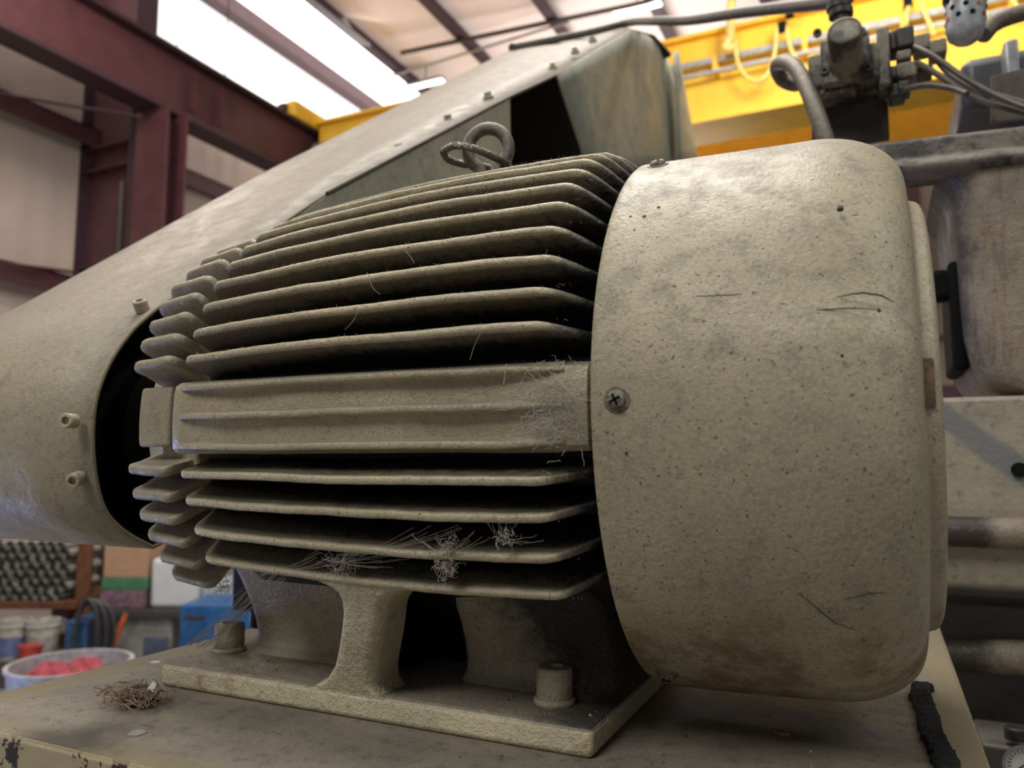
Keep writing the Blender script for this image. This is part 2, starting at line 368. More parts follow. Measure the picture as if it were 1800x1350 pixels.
# ceiling services
def pipe(name, pts, r, m, label, cat, group=None): o = MB().tube(pts, r, 10).build(name, m); tag(o, label, cat, group); return o
pipe('sprinkler_pipe', [at(705, 93, z=6.385), at(1165, -2, z=6.385)], .035, MP['darkmetal'], 'dark thin pipe slung below the roof purlins', 'pipe')
pipe('conduit', [at(690, 133, z=6.398), at(1000, 38, z=6.398)], .022, MP['greymetal'], 'pale thin conduit crossing the purlins below the dark pipe', 'pipe')
LM = emit('lamp_tube', (1, 1, 1), 3.0)
for i, (px, py, l) in enumerate(((748, 150, 'small white strip light at the far end of the bright roof panels'), (1120, 18, 'white strip light under the roof above the guard top'))):
    p = at(px, py, z=6.33); e = empty('strip_light', p, l, 'light', 'strip lights on the roof')
    MB().box(p+Vector((-.35, -.07, .03)), p+Vector((.35, .07, .08))).build('housing', MP['greymetal'], e)
    MB().box(p+Vector((-.34, -.05, 0)), p+Vector((.34, .05, .03))).build('tube', LM, e)
    MB().tube([p+Vector((0, 0, .08)), (p.x, p.y, EZ)], .008, 6).build('hanger', MP['darkmetal'], e)

# ------------------------------------------------------------------ machine table
TZ = -.22
tb = empty('machine_table', (-.15, .1, FZ), 'dusty beige steel machine table under the motor, paint flaking at its front', 'machine table')
MB().box((-.50, -.271, TZ-.10), (.204, .46, TZ)).build('table_top', MP['table'], tb, bevel=.004)
MB().box((-.46, -.20, FZ), (.17, .42, TZ-.10)).build('pedestal', MP['table'], tb, bevel=.01)

# ------------------------------------------------------------------ motor
mo = empty('electric_motor', (-.2, 0, TZ), 'large beige finned electric motor with a smooth fan cowl', 'motor')
prof = [(-.34, .150), (-.337, .166), (-.33, .169), (-.2, .170), (-.05, .168), (.012, .166), (.02, .16)]
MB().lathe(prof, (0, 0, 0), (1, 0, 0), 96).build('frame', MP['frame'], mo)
def polar(x, r, th, off=0):                                     # off: sideways from the fin's mid plane
    c, s_ = cos(th), sin(th); return Vector((x, -r*c+off*s_, r*s_+off*c))
def fin(name, th, stations, t0, t1, root, mat, parent, wob=.0003):
    rings = []; ph = random.random()*9; a1 = random.uniform(.6, 1.4)
    for x, r in stations:
        d = wob*(sin(x*37+ph)+.6*sin(x*90*a1+2*ph)+.35*sin(x*260+3*ph)); dr = wob*.8*sin(x*61*a1+ph*1.7)+random.uniform(-1, 1)*.00010
        rt = r+dr if r > root+.012 else r
        h = max(rt-root, .0004); k = min(1, h/.012); tt = t1*k+.0002; sec = []
        if x < stations[0][0]+.0005: tt *= .55
        sec.append((root, t0)); sec.append((root+h*.35, t0*.80+tt*.12)); sec.append((max(root+h*.5, rt-t1*2.0), tt*.84))
        for a in (60, 25, -25, -60): sec.append((rt-tt*.85*(1-cos(R(a)))-0*tt, tt*sin(R(a)) if abs(a) < 90 else 0))
        sec.append((max(root+h*.5, rt-t1*2.0), -tt*.84)); sec.append((root+h*.35, -t0*.80-tt*.12)); sec.append((root, -t0))
        rings.append([polar(x, rr, th, oo+d) for rr, oo in sec])
    return MB().loft(rings).build(name, mat, parent, angle=70)
def rtip(x):                                                    # casting draft: fins stand highest about mid length
    return .2165-.0125*((x+.115)/.215)**2
def stations(x0=-.330, xb=-.034, x1=.012, root=.160):
    rc = .013; S = [(x0-.0011, rtip(x0)-rc-.004), (x0-.0003, rtip(x0)-rc-.001)]
    for k in range(9):
        a = k/8*PI/2; S.append((x0+rc*(1-cos(a)), rtip(x0+rc)-rc+rc*sin(a)))
    n = 52
    for k in range(1, n+1): x = x0+rc+(xb-x0-rc)*k/n; S.append((x, rtip(x)))
    rb_ = rtip(xb)
    for k in range(1, 15):
        t = k/14; e = t*t*(3-2*t); S.append((xb+(x1-xb)*t, rb_-(rb_-.176)*(.6*e+.4*t*t)))
    return S
up = [12.2, 18.4, 24.9, 31.3, 37.9, 44.4, 51, 57.6, 64.2, 70.8, 77.4, 84, 90.6]+[97.2+6.6*i for i in range(11)]
low = [-12.6, -18.7, -25.8, -33.0]
for a in up+low+[-180-b for b in low]:
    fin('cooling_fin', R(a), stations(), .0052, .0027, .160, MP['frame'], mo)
# side pads with three low ribs, near and far side
def pad(sgn):
    rings = []
    def sec(x, r): return [polar(x, r_, (R(a) if sgn > 0 else PI-R(a))) for a, r_ in [(-9.2, .160), (-8.6, r-.004), (-7.4, r)]+[(-5+2*k, r) for k in range(5)]+[(5, r), (6.6, r-.001), (7.6, r-.005), (8.0, .160)]]
    for x, r in ((-.342, .186), (-.3405, .194), (-.337, .1975), (-.328, .1985), (-.2, .2), (-.06, .1985), (-.02, .196), (-.004, .193), (-.0015, .188)): rings.append(sec(x, r))
    o = MB().loft(rings).build('side_pad', MP['pad'], mo)
    for a in (5.7, -.5, -6.9):
        st = [(x, r_) for x, r_ in ((-.331, .1975), (-.326, .201), (-.315, .2045), (-.29, .2065))]+[(-.28+.01*k, .2075+.001*sin(k*.8)*.3) for k in range(22)]+[(-.06, .2065), (-.045, .204), (-.03, .2005), (-.018, .197)]
        fin('pad_rib', R(a) if sgn > 0 else PI-R(a), st, .0062, .0026, .192, MP['pad'], o)
pad(1); pad(-1)
# drive end bell
MB().lathe([(-.470, .04), (-.468, .09), (-.45, .125), (-.425, .145), (-.40, .150), (-.36, .155), (-.336, .156)], (0, 0, 0), (1, 0, 0), 96).build('end_bell', MP['bell'], mo)
bs = [(-.4052, .176), (-.4042, .179)]
for k in range(8):
    a = k/7*PI/2; bs.append((-.404+.011*(1-cos(a)), .180+.011*sin(a)))
bs += [(-.393+.0045*k, .191+.0006*k) for k in range(1, 9)]; bs += [(-.354, .1952), (-.3515, .193), (-.350, .187), (-.3495, .176)]
for a in [13.4, 19.2, 25.3, 31.4, 37.8, 44.7]+[51.2+6.5*i for i in range(18)]+[-12.9, -19.2, -25, -31, -38, -44.6]:
    fin('bell_fin', R(a), bs, .0068, .0042, .146, MP['bell'], mo, .0005)
def block(a0, a1, x0, x1, r0_, r1_, name, mat, bev=.003):
    v = []
    n = 6; rings = [[polar(x, r_, R(a0+(a1-a0)*k/n)) for k in range(n+1) for r_ in (r1_,)]+[polar(x, r0_, R(a0+(a1-a0)*(n-k)/n)) for k in range(n+1)] for x in (x0, x1)]
    return MB().loft(rings).build(name, mat, mo, bevel=bev)
block(-7.5, 8.2, -.3965, -.361, .14, .1800, 'bell_lug', MP['bell'])
block(-15.0, -6.0, -.385, -.345, .14, .168, 'bell_lug', MP['bell'])
MB().lathe([(-.62, .024), (-.47, .024)], (0, 0, 0), (1, 0, 0), 32).build('shaft', MP['darkmetal'], mo)
# foot: plate, web walls and the pillar between them
ft = MB().box((-.399, -.144, TZ), (-.020, .144, TZ+.019)).build('foot_plate', MP['foot'], mo, bevel=.0045, seg=4)
def webwall(sgn):
    rings = []
    prof_ = [(-.100, -.128), (-.118, -.114), (-.135, -.102), (-.155, -.090), (-.172, -.082), (-.186, -.078), (-.195, -.079), (-.2015, -.087)]
    def piece(xs, name, mat):
        rings = []
        for x, dy in xs:
            outer = [Vector((x, sgn*(y+dy), z)) for z, y in prof_]; inner = [Vector((x, sgn*(-.012), z)) for z, y in reversed(prof_)]
            rings.append(outer+inner)
        return MB().loft(rings).build(name, mat, mo, angle=60)
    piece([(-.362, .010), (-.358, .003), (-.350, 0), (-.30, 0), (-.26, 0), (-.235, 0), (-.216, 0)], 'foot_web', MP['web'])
    piece([(-.2165, -.012), (-.206, -.014), (-.2045, .030), (-.2, .052), (-.18, .052), (-.148, .052)], 'core_pocket', MP['black'])  # pocket faces are plain black throughout
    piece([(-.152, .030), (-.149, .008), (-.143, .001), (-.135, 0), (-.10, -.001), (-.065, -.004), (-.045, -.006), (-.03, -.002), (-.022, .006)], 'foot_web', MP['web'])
def pillar(sgn):
    rings = []
    rows = [((545, 1020), (720, 1030), -.179), ((572, 1032), (698, 1042), -.178), ((585, 1043), (680, 1050), -.176), ((592, 1058), (671, 1062), -.1735), ((594, 1080), (668, 1085), -.170), ((591, 1110), (665, 1112), -.166), ((586, 1145), (659, 1145), -.159), ((580, 1172), (655, 1172), -.1535), ((568, 1192), (656, 1196), -.149), ((545, 1205), (668, 1212), -.1455), ((515, 1207), (700, 1222), -.1435)]
    for (l0, l1), (q0, q1), yf in rows:
        A_ = at(l0, l1, y=yf); B_ = at(q0, q1, y=yf); z, x0, x1 = A_.z, A_.x, B_.x
        if z < -.2035: z = -.2035-.0005*(l0 < 530)
        n = 6; r_ = .010; P = []
        P.append(Vector((x0+.002, yf+.034, z)))
        for k in range(n+1): a = PI+k/n*PI/2; P.append(Vector((x0+r_+r_*cos(a), yf+r_+r_*sin(a), z)))
        for k in range(n+1): a = 1.5*PI+k/n*PI/2; P.append(Vector((x1-r_+r_*cos(a), yf+r_+r_*sin(a), z)))
        P.append(Vector((x1-.001, yf+.034, z)))
        if sgn < 0: P = [Vector((p.x, -p.y, p.z)) for p in P]
        rings.append(P)
    return MB().loft(rings).build('foot_pillar', MP['foot'], mo, angle=60)
for s_ in (1, -1): webwall(s_); pillar(s_)
MB().box((-.385, -.085, -.168), (-.362, .085, -.12)).box((-.378, -.07, -.186), (-.362, .07, -.16)).build('bell_bracket', MP['darkmetal'], mo, bevel=.006)
# socket head cap screws in the foot
def capscrew(x, y, name='foot_bolt'):
    n = 72; z0 = TZ+.019; prf = [(0, .0140), (.001, .0146), (.0030, .0146), (.0042, .0138), (.0044, .0120)]
    mb = MB().lathe(prf, (x, y, z0), (0, 0, 1), 40)
    rings = []
    for h, rr, kn in ((.0042, .0120, 0), (.0055, .0124, 1), (.0225, .0124, 1), (.0242, .0118, 0), (.0248, .0108, 0), (.0248, .0064, 2), (.015, .0064, 2)):
        ring = []
        for j in range(n):
            a = 2*PI*j/n; r_ = rr+(.0003*(1 if j % 2 else -1) if kn == 1 else 0)
            if kn == 2: r_ = rr*.92/cos((a % (PI/3))-PI/6)
            ring.append(Vector((x+r_*cos(a), y+r_*sin(a), z0+h)))
        rings.append(ring)
    mb.loft(rings); return mb.build(name, MP['bolt'], mo, angle=50)
capscrew(-.0615, -.104); capscrew(-.3775, -.0895); capscrew(-.0615, .104); capscrew(-.3775, .0895)
# fan cowl
def cowl():
    pr = [(.004, .1960), (.0015, .1975), (.0005, .1992), (.002, .2002)]
    for k in range(1, 41):
        x = .002+.112*k/40; pr.append((x, .2002-.0012*(x/.114)**1.6))
    for k in range(1, 19):
        a = k/18*PI/2; pr.append((.114+.058*sin(a), .1990-.0385*(1-cos(a))))
    pr += [(.1724, .1585), (.1728, .152), (.1735, .1492), (.1755, .1482), (.1785, .1472), (.1808, .1450), (.1825, .141), (.1832, .12), (.1835, .06), (.1835, .0)]
    n = 240; rings = []
    for x, r in pr:
        ring = []
        for j in range(n):
            th = -PI+2*PI*j/n
            d = 0
            # dent near the end corner, and slight out-of-round from years of knocks
            dx, dt = (x-.142)/.040, (math.degrees(th)-17)/11
            if r > .153: d -= .0055*math.exp(-dx*dx-dt*dt)
            dx2, dt2 = (x-.125)/.05, (math.degrees(th)-9)/5
            if r > .14: d += .0018*math.exp(-dx2*dx2-dt2*dt2)
            if r > .14: d += .0005*sin(3*th+x*20)+.0004*sin(7*th-x*35)
            ring.append(polar(x, max(r+d, 1e-5), th))
        rings.append(ring)
    return MB().loft(rings, cap=False).build('fan_cowl', MP['cowl'], mo, angle=55)
cw = cowl()
MB().lathe([(.006, .190), (.006, .05), (.012, .05), (.012, .190)], (0, 0, 0), (1, 0, 0), 64).build('fan_shroud', MP['black'], mo)
def screw(a, x=.0165):
    c = polar(x, .1995, R(a)); nrm = (polar(0, 1, R(a))).normalized(); e1 = Vector((1, 0, 0)); e2 = nrm.cross(e1)
    root = MB().lathe([(-.003, .0078), (.0008, .0078), (.0014, .0072)], c, nrm, 32)
    root.lathe([(.0014, .0055), (.0022, .0055), (.0034, .0051), (.0044, .0041), (.005, .0025), (.0052, .0005)], c, nrm, 32)
    o = root.build('cowl_screw', MP['screw'], cw, angle=35)
    mb = MB()
    for q in (25, 115):
        u = e1*cos(R(q))+e2*sin(R(q)); v = nrm.cross(u)
        P = [c+nrm*h+u*(s1*.0034*(1 if h > .004 else .8))+v*(s2*.0007) for h in (.0038, .00525) for s1, s2 in ((-1, -1), (1, -1), (1, 1), (-1, 1))]
        mb.add(P, [(3,2,1,0),(4,5,6,7),(0,1,5,4),(1,2,6,5),(2,3,7,6),(3,0,4,7)])
    mb.build('cross_slot', MP['black'], o)
for a in (0, 60.5, -60.5, 180, 120, -120): screw(a)
# small rusty nameplate stub wrapped on the cowl shoulder
rp = N('rusty_tab'); cc_ = rp.mix(rp.ramp(rp.noise(60, 5, .8), .4, .6), (.20, .12, .065), (.07, .05, .04)); rustm = rp.done(cc_, .7, 0, rp.bump(rp.noise(300, 3), .6, .001))
rings = []
for k in range(9):
    th = R(8.2-10.4*k/8); rings.append([polar(x, r, th) for x, r in ((.1722, .1493), (.1722, .1512), (.1785, .1488), (.1785, .1465))])
MB().loft(rings).build('rusted_plate', rustm, cw)
# eyebolt
p0 = at(858, 262, y=0); rr = .0195; pts = []
for k in range(25):
    a = R(-62+304*k/24); pts.append(p0+Vector((rr*cos(a)*.93, rr*cos(a)*.30, rr*sin(a)*1.02)))
leg = pts[-1]; pts = pts+[leg+Vector((.003, .001, -.010)), leg+Vector((.0035, .001, -.035))]
pts = [Vector((pts[0].x-.001, pts[0].y, pts[0].z-.03))]+pts
MB().tube(pts, .0060, 16).build('eyebolt', MP['steel'], mo)
# wire rope loop through the eye
wl_ = []
path = []
ctrl = [(778, 266), (800, 256), (835, 262), (868, 276), (893, 290), (880, 300), (845, 292), (812, 288), (788, 280)]
dy = [-.004, -.016, -.022, -.016, 0, .014, .012, .006, .002]
loop = [at(a, b, y=d) for (a, b), d in zip(ctrl, dy)]
loop = bez(loop+[loop[0]], 12)[:-1]
mb = MB(); n = len(loop)
for st in range(6):
    P = []
    for i, p in enumerate(loop):
        t = (loop[(i+1) % n]-loop[i-1]).normalized(); e = t.cross(Vector((0, .3, 1))).normalized(); g = t.cross(e)
        a = 2*PI*(st/6+i*9/n); P.append(p+(e*cos(a)+g*sin(a))*.0024)
    mb.tube(P, .00125, 6, loop=True)
wr = mb.build('wire_rope', MP['darkmetal']); tag(wr, 'twisted steel wire rope loop threaded through the motor lifting eye', 'wire rope')
wr.data.materials[0] = simple('rope_steel', (.15, .13, .11), .45, .5, 8, dust=.5)

# ------------------------------------------------------------------ belt guard
GX, GB = -.50, -.80
gd = empty('belt_guard', (-.65, .9, FZ), 'long dusty sheet metal belt guard rising diagonally behind the motor', 'belt guard')
front = [at(*p, x=GX) for p in ((270, 962), (225, 938), (190, 905), (173, 860), (165, 805), (164, 750), (170, 700), (185, 655), (205, 618), (235, 578), (272, 545))]
arc = bez(front, 4)
topf = [at(*p, x=GX) for p in ((590, 330), (895, 170), (980, 130), (1108, 51))]
FR = arc+topf+[at(1150, 62, x=GX), at(1180, 95, x=GX)]
def back(p):
    k = 1.0
    return Vector((GB, p.y*k, p.z*k))
BKt = [at(*p, x=GB) for p in ((233, 420), (482, 296), (700, 190), (872, 101), (905, 86), (1000, 61), (1085, 44))]
# back outline: same round end, top line through the measured points
def guard_back():
    out = []
    for p in arc:
        out.append(Vector((GB, p.y+.004, p.z*1.0)))
    a0 = out[-1]
    ts = [BKt[1], BKt[3], BKt[4], BKt[6]]
    return out+ts+[ts[-1]+Vector((0, .12, -.03)), ts[-1]+Vector((0, .22, -.10))]
BK = guard_back()
# underside returns
FR = [Vector((GX, .62, .30)), Vector((GX, .02, -.088))]+FR; BK = [Vector((GB, .62, .30)), Vector((GB, .02, -.088))]+BK
T = .003
rings = []
for a, b in zip(FR, BK):
    rings.append([a, a+(b-a)*.33, a+(b-a)*.66, b])
def shell(rings, t, name, mat, parent, **k):
    m = MB().loft(rings, closed=False, cap=False).build(name, mat, parent, **k)
    s = m.modifiers.new('t', 'SOLIDIFY'); s.thickness = t; s.offset = 0; return m
band = shell(rings, .0035, 'guard_band', MP['guard'], gd, angle=30)
MB().loft([[p+Vector((.0015, 0, 0)) for p in BK]+[Vector((GB+.0015, 2.6, .9)), Vector((GB+.0015, 2.2, .9))], [p-Vector((.0025, 0, 0)) for p in BK]+[Vector((GB-.0025, 2.6, .9)), Vector((GB-.0025, 2.2, .9))]]).build('guard_back', MP['black'], gd, smooth=False)  # black colour stands for the unlit inside of the guard
# black inner sheet, painted as the shade seen through the guard's openings
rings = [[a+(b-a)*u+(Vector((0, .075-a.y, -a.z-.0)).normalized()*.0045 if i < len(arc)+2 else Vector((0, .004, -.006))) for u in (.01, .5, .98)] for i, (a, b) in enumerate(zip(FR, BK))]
shell(rings, .002, 'shade_lining', MP['black'], gd)
MB().lathe([(-.60, .085), (-.57, .088), (-.56, .075), (-.55, .088), (-.53, .088), (-.52, .04)], (0, 0, 0), (1, 0, 0), 48).build('pulley', MP['black'], gd)
def sheet(pts, x0, t, name, mat, m=None):
    P = [at(*p, x=x0) for p in pts]
    return MB().loft([[q+Vector((t/2, 0, 0)) for q in P], [q-Vector((t/2, 0, 0)) for q in P]]).build(name, mat, gd, smooth=False)
sheet([(430, 450), (590, 331), (895, 171), (898, 330), (700, 450), (480, 520)], GX, .003, 'side_panel', MP['guardface'])
# darker trim lip along the seam between band and panel
e = [at(*p, x=GX+.003) for p in ((575, 340), (895, 171), (980, 131), (1108, 52))]
MB().tube(e, .0028, 6).build('seam_lip', MP['darkmetal'], gd)
# the outer cover: sheet rolled round the far end, bright and greenish
def rolled():
    TL = at(978, 132, x=GX+.004); BLc = at(1034, 290, x=GX+.004)
    tops = [(978, 132), (1020, 106), (1060, 81), (1108, 52), (1135, 60), (1160, 80), (1176, 110), (1184, 140)]
    bots = [(1034, 300), (1060, 300), (1090, 300), (1125, 300), (1150, 300), (1172, 300), (1186, 300), (1193, 300)]
    dx = [0, .004, .006, .006, 0, -.02, -.06, -.11]
    rings = []
    for k in range(9):
        t = k/8; rings.append([at(a[0]+(b[0]-a[0])*t, a[1]+(b[1]-a[1])*t, x=GX+.004+d) for a, b, d in zip(tops, bots, dx)])
    return shell(rings, .004, 'end_cover', MP['guardface'], gd, angle=60)
rolled()
rings = []
for k in range(6):
    t = k/5; rings.append([at(1184+9*t, 92+208*t, x=GX+.0), at(1190+(1-t)*2+8*t, 92+208*t, x=GX+.012), at(1192+38*t, 90+210*t, x=GX-.14)])
shell(rings, .005, 'rear_flange', MP['guardface'], gd)
# guard bolts
def gbolt(px, py, x, nrm, s=1.0, hollow=True):
    p = at(px, py, x=x); nrm = Vector(nrm).normalized()
    prf = [(-.004, .0060*s), (.0055*s, .0060*s), (.0065*s, .0052*s), (.0065*s, .0033*s), (.003*s, .0033*s)] if hollow else [(-.004, .009*s), (.004*s, .009*s), (.005*s, .006*s), (.009*s, .006*s), (.010*s, .005*s)]
    return MB().lathe(prf, p, nrm, 24 if hollow else 6).build('guard_bolt', MP['bolt'] if hollow else MP['guardface'], gd, angle=30)
gbolt(124, 740, GX-.012, (.35, -1, .0), 1.15); gbolt(136, 842, GX-.012, (.35, -.95, -.25), 1.15); gbolt(249, 540, GX-.012, (.15, -.55, .8), 1.15)
for a, b in ((597, 330), (703, 266), (789, 214), (859, 173), (972, 121), (1011, 93), (1042, 73)):
    gbolt(a, b, GX-.035, (.05, -.55, .83), .95+a/2200, False)
# black air hose along the guard's crest to the valve
hp = [at(900, 84, x=-.79), at(960, 72, x=-.76), at(1040, 56, x=-.66), at(1105, 40, x=-.55), at(1150, 37, y=1.45), at(1210, 36, y=1.3), at(1290, 24, y=1.1), at(1370, 14, y=.95), at(1450, 5, y=.8), at(1490, -5, y=.72)]
hs = MB().tube(bez(hp, 8), .0125, 14).build('air_hose', simple('hose_rubber', (.085, .075, .065), .5, 0, 2, bump=.4, dust=.6)); tag(hs, 'thick dusty grey hose running over the guard crest to the valve', 'hose')

# ------------------------------------------------------------------ machine frame on the right
mf = empty('cast_machine', (.55, .7, FZ), 'heavy beige cast machine frame right of the cowl', 'machine')
Y = .50
def pb(px0, py0, px1, py1, y0, y1):                              # block whose front face fills a rectangle at depth y0
    a = at(px0, py1, y=y0); b = at(px1, py0, y=y0); return (a.x, y0, a.z), (b.x, y1, b.z)
arm = []
for x in (.09, .3, .55, .85):
    dz = -(x-.1)*.045
    arm.append([Vector((x, yy, zz+dz)) for yy, zz in ((.54, .412), (.535, .385), (.515, .376), (.498, .368), (.494, .360), (.498, .353), (.51, .350), (.56, .352), (.58, .38), (.58, .418), (.55, .418))])
MB().loft(arm).build('upper_arm', machine_paint('arm_paint', base=(.17, .145, .115), sc_=.5, dust=0, grime='patch', rough=.6), mf, bevel=.003)
col = []
for z, x0 in ((.352, .232), (.33, .246), (.30, .250), (.2, .252), (.13, .254), (.09, .262), (.065, .280), (.052, .31)):
    col.append([Vector((x0, .60, z)), Vector((x0+.004, .535, z)), Vector((x0+.018, .515, z)), Vector((x0+.04, .508, z)), Vector((.45, .502, z)), Vector((.85, .50, z)), Vector((.85, .8, z)), Vector((x0, .8, z))])
MB().loft(col).build('column', MP['machine'], mf, angle=50)
MB().box((.243, .56, .09), (.262, .7, .24)).lathe([(0, .022), (.03, .022)], (.235, .60, .21), (0, -1, 0), 20).build('hinge_block', MP['black'], mf, bevel=.008)
body = []
for x in (.19, .4, .85):
    body.append([Vector((x, yy, zz)) for yy, zz in ((.60, .050), (.512, .050), (.504, .044), (.50, -.07), (.50, -.105), (.50, -.136), (.50, -.178), (.507, -.196), (.54, -.206), (.56, -.215), (.60, -.22))])
bm_ = N('scraped_casting'); x_, y_, z_ = bm_.sep()
dg = bm_.math('ADD', bm_.math('MULTIPLY', x_, .9), z_); band_ = bm_.math('ABSOLUTE', bm_.math('SUBTRACT', bm_.math('ADD', dg, bm_.math('MULTIPLY', bm_.noise(14, 4), .03)), .245))
base_ = bm_.mix(bm_.ramp(bm_.noise(22, 5, .7), .35, .7), (.37, .32, .235), (.27, .235, .185))
base_ = bm_.mix(bm_.math('MULTIPLY', bm_.ramp(bm_.noise(90, 4), .55, .7), .6), base_, (.14, .12, .10))
sc_m = bm_.mix(bm_.math('MULTIPLY', bm_.math('MULTIPLY', bm_.ramp(band_, .026, .015), bm_.ramp(z_, -.085, -.075)), .85), base_, (.17, .175, .18))
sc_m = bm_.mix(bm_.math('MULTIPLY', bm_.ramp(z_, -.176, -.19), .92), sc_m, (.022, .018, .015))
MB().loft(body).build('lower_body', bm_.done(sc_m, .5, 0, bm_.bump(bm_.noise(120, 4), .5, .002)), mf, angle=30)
MB().lathe([(0, .009), (.003, .009), (.003, .004)], at(1792, 826, y=.499), (0, -1, 0), 20).build('drain_hole', MP['black'], mf)
MB().box((.19, .62, -.45), (.85, .80, -.2)).build('recess_wall', machine_paint('recess_paint', base=(.10, .09, .07), sc_=.5, dust=0), mf)
MB().tube([(.16, .488, -.117), (.30, .488, -.117), (.45, .488, -.121), (.9, .488, -.13)], .0185, 20).build('round_lip', MP['machine'], mf)
rod = MB().tube([at(1640, 1152, y=.56), at(2000, 1160, y=.56)], .021, 18).build('tie_bar', MP['machine'], mf)
MB().box((.30, .70, FZ), (.85, .8, -.42)).build('leg', MP['darkgrey'], mf)
# pressure gauge and fitting at the lower right corner
gp = at(1806, 1350, y=.34); ga = empty('pressure_gauge', gp, 'round white pressure gauge at the lower right corner beside the table', 'gauge')
ax = Vector((-.25, -1, .25)).normalized()
MB().lathe([(-.02, .020), (.004, .021), (.006, .021), (.006, .0185), (.003, .0185)], gp, ax, 40).build('case', MP['greymetal'], ga)
MB().lathe([(.0028, .0185), (.0034, .0185)], gp, ax, 40).build('dial', simple('dial_white', (.68, .67, .62), .4, 0, 5, .05), ga)
e1 = ax.cross(Vector((0, 0, 1))).normalized(); e2 = ax.cross(e1)
mb = MB()
for k in range(21):
    a = R(-135+270*k/20); d = e1*sin(a)+e2*(-cos(a)); q = gp+ax*.0038; t = d.cross(ax)*.0004; l0, l1 = (.0135, .0168)
    mb.add([q+d*l0-t, q+d*l1-t, q+d*l1+t, q+d*l0+t, q+d*l0-t+ax*.0002, q+d*l1-t+ax*.0002, q+d*l1+t+ax*.0002, q+d*l0+t+ax*.0002], [(0,1,2,3),(4,5,6,7),(0,1,5,4),(1,2,6,5),(2,3,7,6),(3,0,4,7)])
mb.build('scale_marks', MP['black'], ga)
MB().tube([gp+ax*.004-e2*.004, gp+ax*.004+e1*.012+e2*.006], .0006, 6).build('needle', MP['black'], ga)
vm = empty('manifold_block', at(1760, 1330, y=.44), 'grimy grey manifold block with a round knob behind the gauge', 'manifold')
a_ = at(1745, 1310, y=.42); MB().box((a_.x-.01, .42, a_.z-.10), (a_.x+.3, .52, a_.z)).build('block', machine_paint('manifold_paint', base=(.12, .115, .10), dust=.4), vm, bevel=.004)
MB().lathe([(0, .011), (.012, .011), (.014, .009)], at(1786, 1300, y=.43), (0, 0, 1), 24).build('knob', MP['darkmetal'], vm)
MB().box((a_.x-.01, .45, FZ), (a_.x+.3, .52, a_.z-.10)).build('stand', MP['darkgrey'], vm)

# ------------------------------------------------------------------ air valve cluster above the frame
VY = .70
va = empty('air_valve', at(1500, 240, y=VY), 'dusty beige air valve with a round capped cylinder on the frame', 'valve')
def vbox(px0, py0, px1, py1, y0, y1, name, mat, bev=.003, parent=va):
    a = at(px0, py1, y=y0); b = at(px1, py0, y=y0); return MB().box((a.x, y0, a.z), (b.x, y1, b.z)).build(name, mat, parent, bevel=bev)
DV = machine_paint('valve_paint', base=(.25, .215, .155), sc_=.8, dust=.5, grime='patch', rough=.45); DVd = simple('valve_black', (.035, .030, .026), .45, .2, 3, bump=.4, dust=.5)
vbox(1428, 165, 1560, 262, .72, .74, 'mounting_plate', simple('brown_plate', (.045, .034, .027), .6, .2, 3), .002)
vbox(1422, 70, 1545, 158, .66, .74, 'body', DV, .006)
vbox(1444, 52, 1528, 150, .64, .66, 'cover', DV, .004)
vbox(1440, 138, 1505, 168, .665, .72, 'lower_port', DV)
c0 = at(1490, 118, y=.655); c1 = at(1484, 52, y=.575); axv = (c1-c0).normalized(); L = (c1-c0).length
MB().lathe([(0, .030), (L*.15, .028), (L*.25, .0245), (L-.006, .0245), (L-.001, .0235), (L, .021), (L-.0015, .020), (L-.0015, .0)], c0, axv, 40, cap=False).build('cap_cylinder', DV, va)
for a, b in ((1437, 60), (1514, 58), (1450, 126), (1526, 120)):
    MB().lathe([(0, .0065), (.006, .0065), (.006, .003), (.002, .003)], at(a, b, y=.642), (0, -1, 0), 20).build('cover_bolt', DVd, va)
vbox(1545, 44, 1562, 150, .665, .73, 'end_plate', DV); vbox(1562, 50, 1578, 90, .68, .72, 'nipple', DVd, .005); vbox(1562, 112, 1578, 140, .68, .72, 'nipple', DV, .005)
vbox(1562, 142, 1590, 172, .68, .72, 'lower_nipple', DVd, .004)
for (x0, y0, x1, y1, nm, m) in ((1576, 42, 1606, 84, 'solenoid_coil', DVd), (1576, 84, 1602, 106, 'pilot_block', DV), (1576, 104, 1612, 138, 'solenoid_coil', DV), (1606, 55, 1634, 88, 'coil_cap', DV), (1634, 64, 1664, 96, 'threaded_cap', DV), (1578, 138, 1600, 160, 'connector', DVd), (1612, 110, 1640, 128, 'connector', DVd)):
    vbox(x0, y0, x1, y1, .67, .71, nm, m, .0035)
# stub pipe up to the hose
MB().tube([at(1472, -20, y=.70), at(1478, 12, y=.70), at(1480, 40, y=.70)], [.014, .015, .013], 16).build('riser', DV, va)
for a, b in ((1474, 12), (1478, 24)): p = at(a, b, y=.70); MB().lathe([(-.005, .019), (.005, .019)], p, (0, 0, 1), 24).build('collar', DVd, va)
# bent pipe
bp = bez([at(1420, 140, y=.74), at(1398, 148, y=.76), at(1376, 140, y=.76), at(1366, 120, y=.74), at(1374, 110, y=.70), at(1395, 116, y=.66), at(1415, 148, y=.63), at(1432, 190, y=.61), at(1448, 235, y=.60), at(1456, 262, y=.60)], 8)
bpo = MB().tube(bp, .0125, 16).build('bent_pipe', MP['steel']); tag(bpo, 'bent grey pipe with elbow left of the air valve', 'pipe')
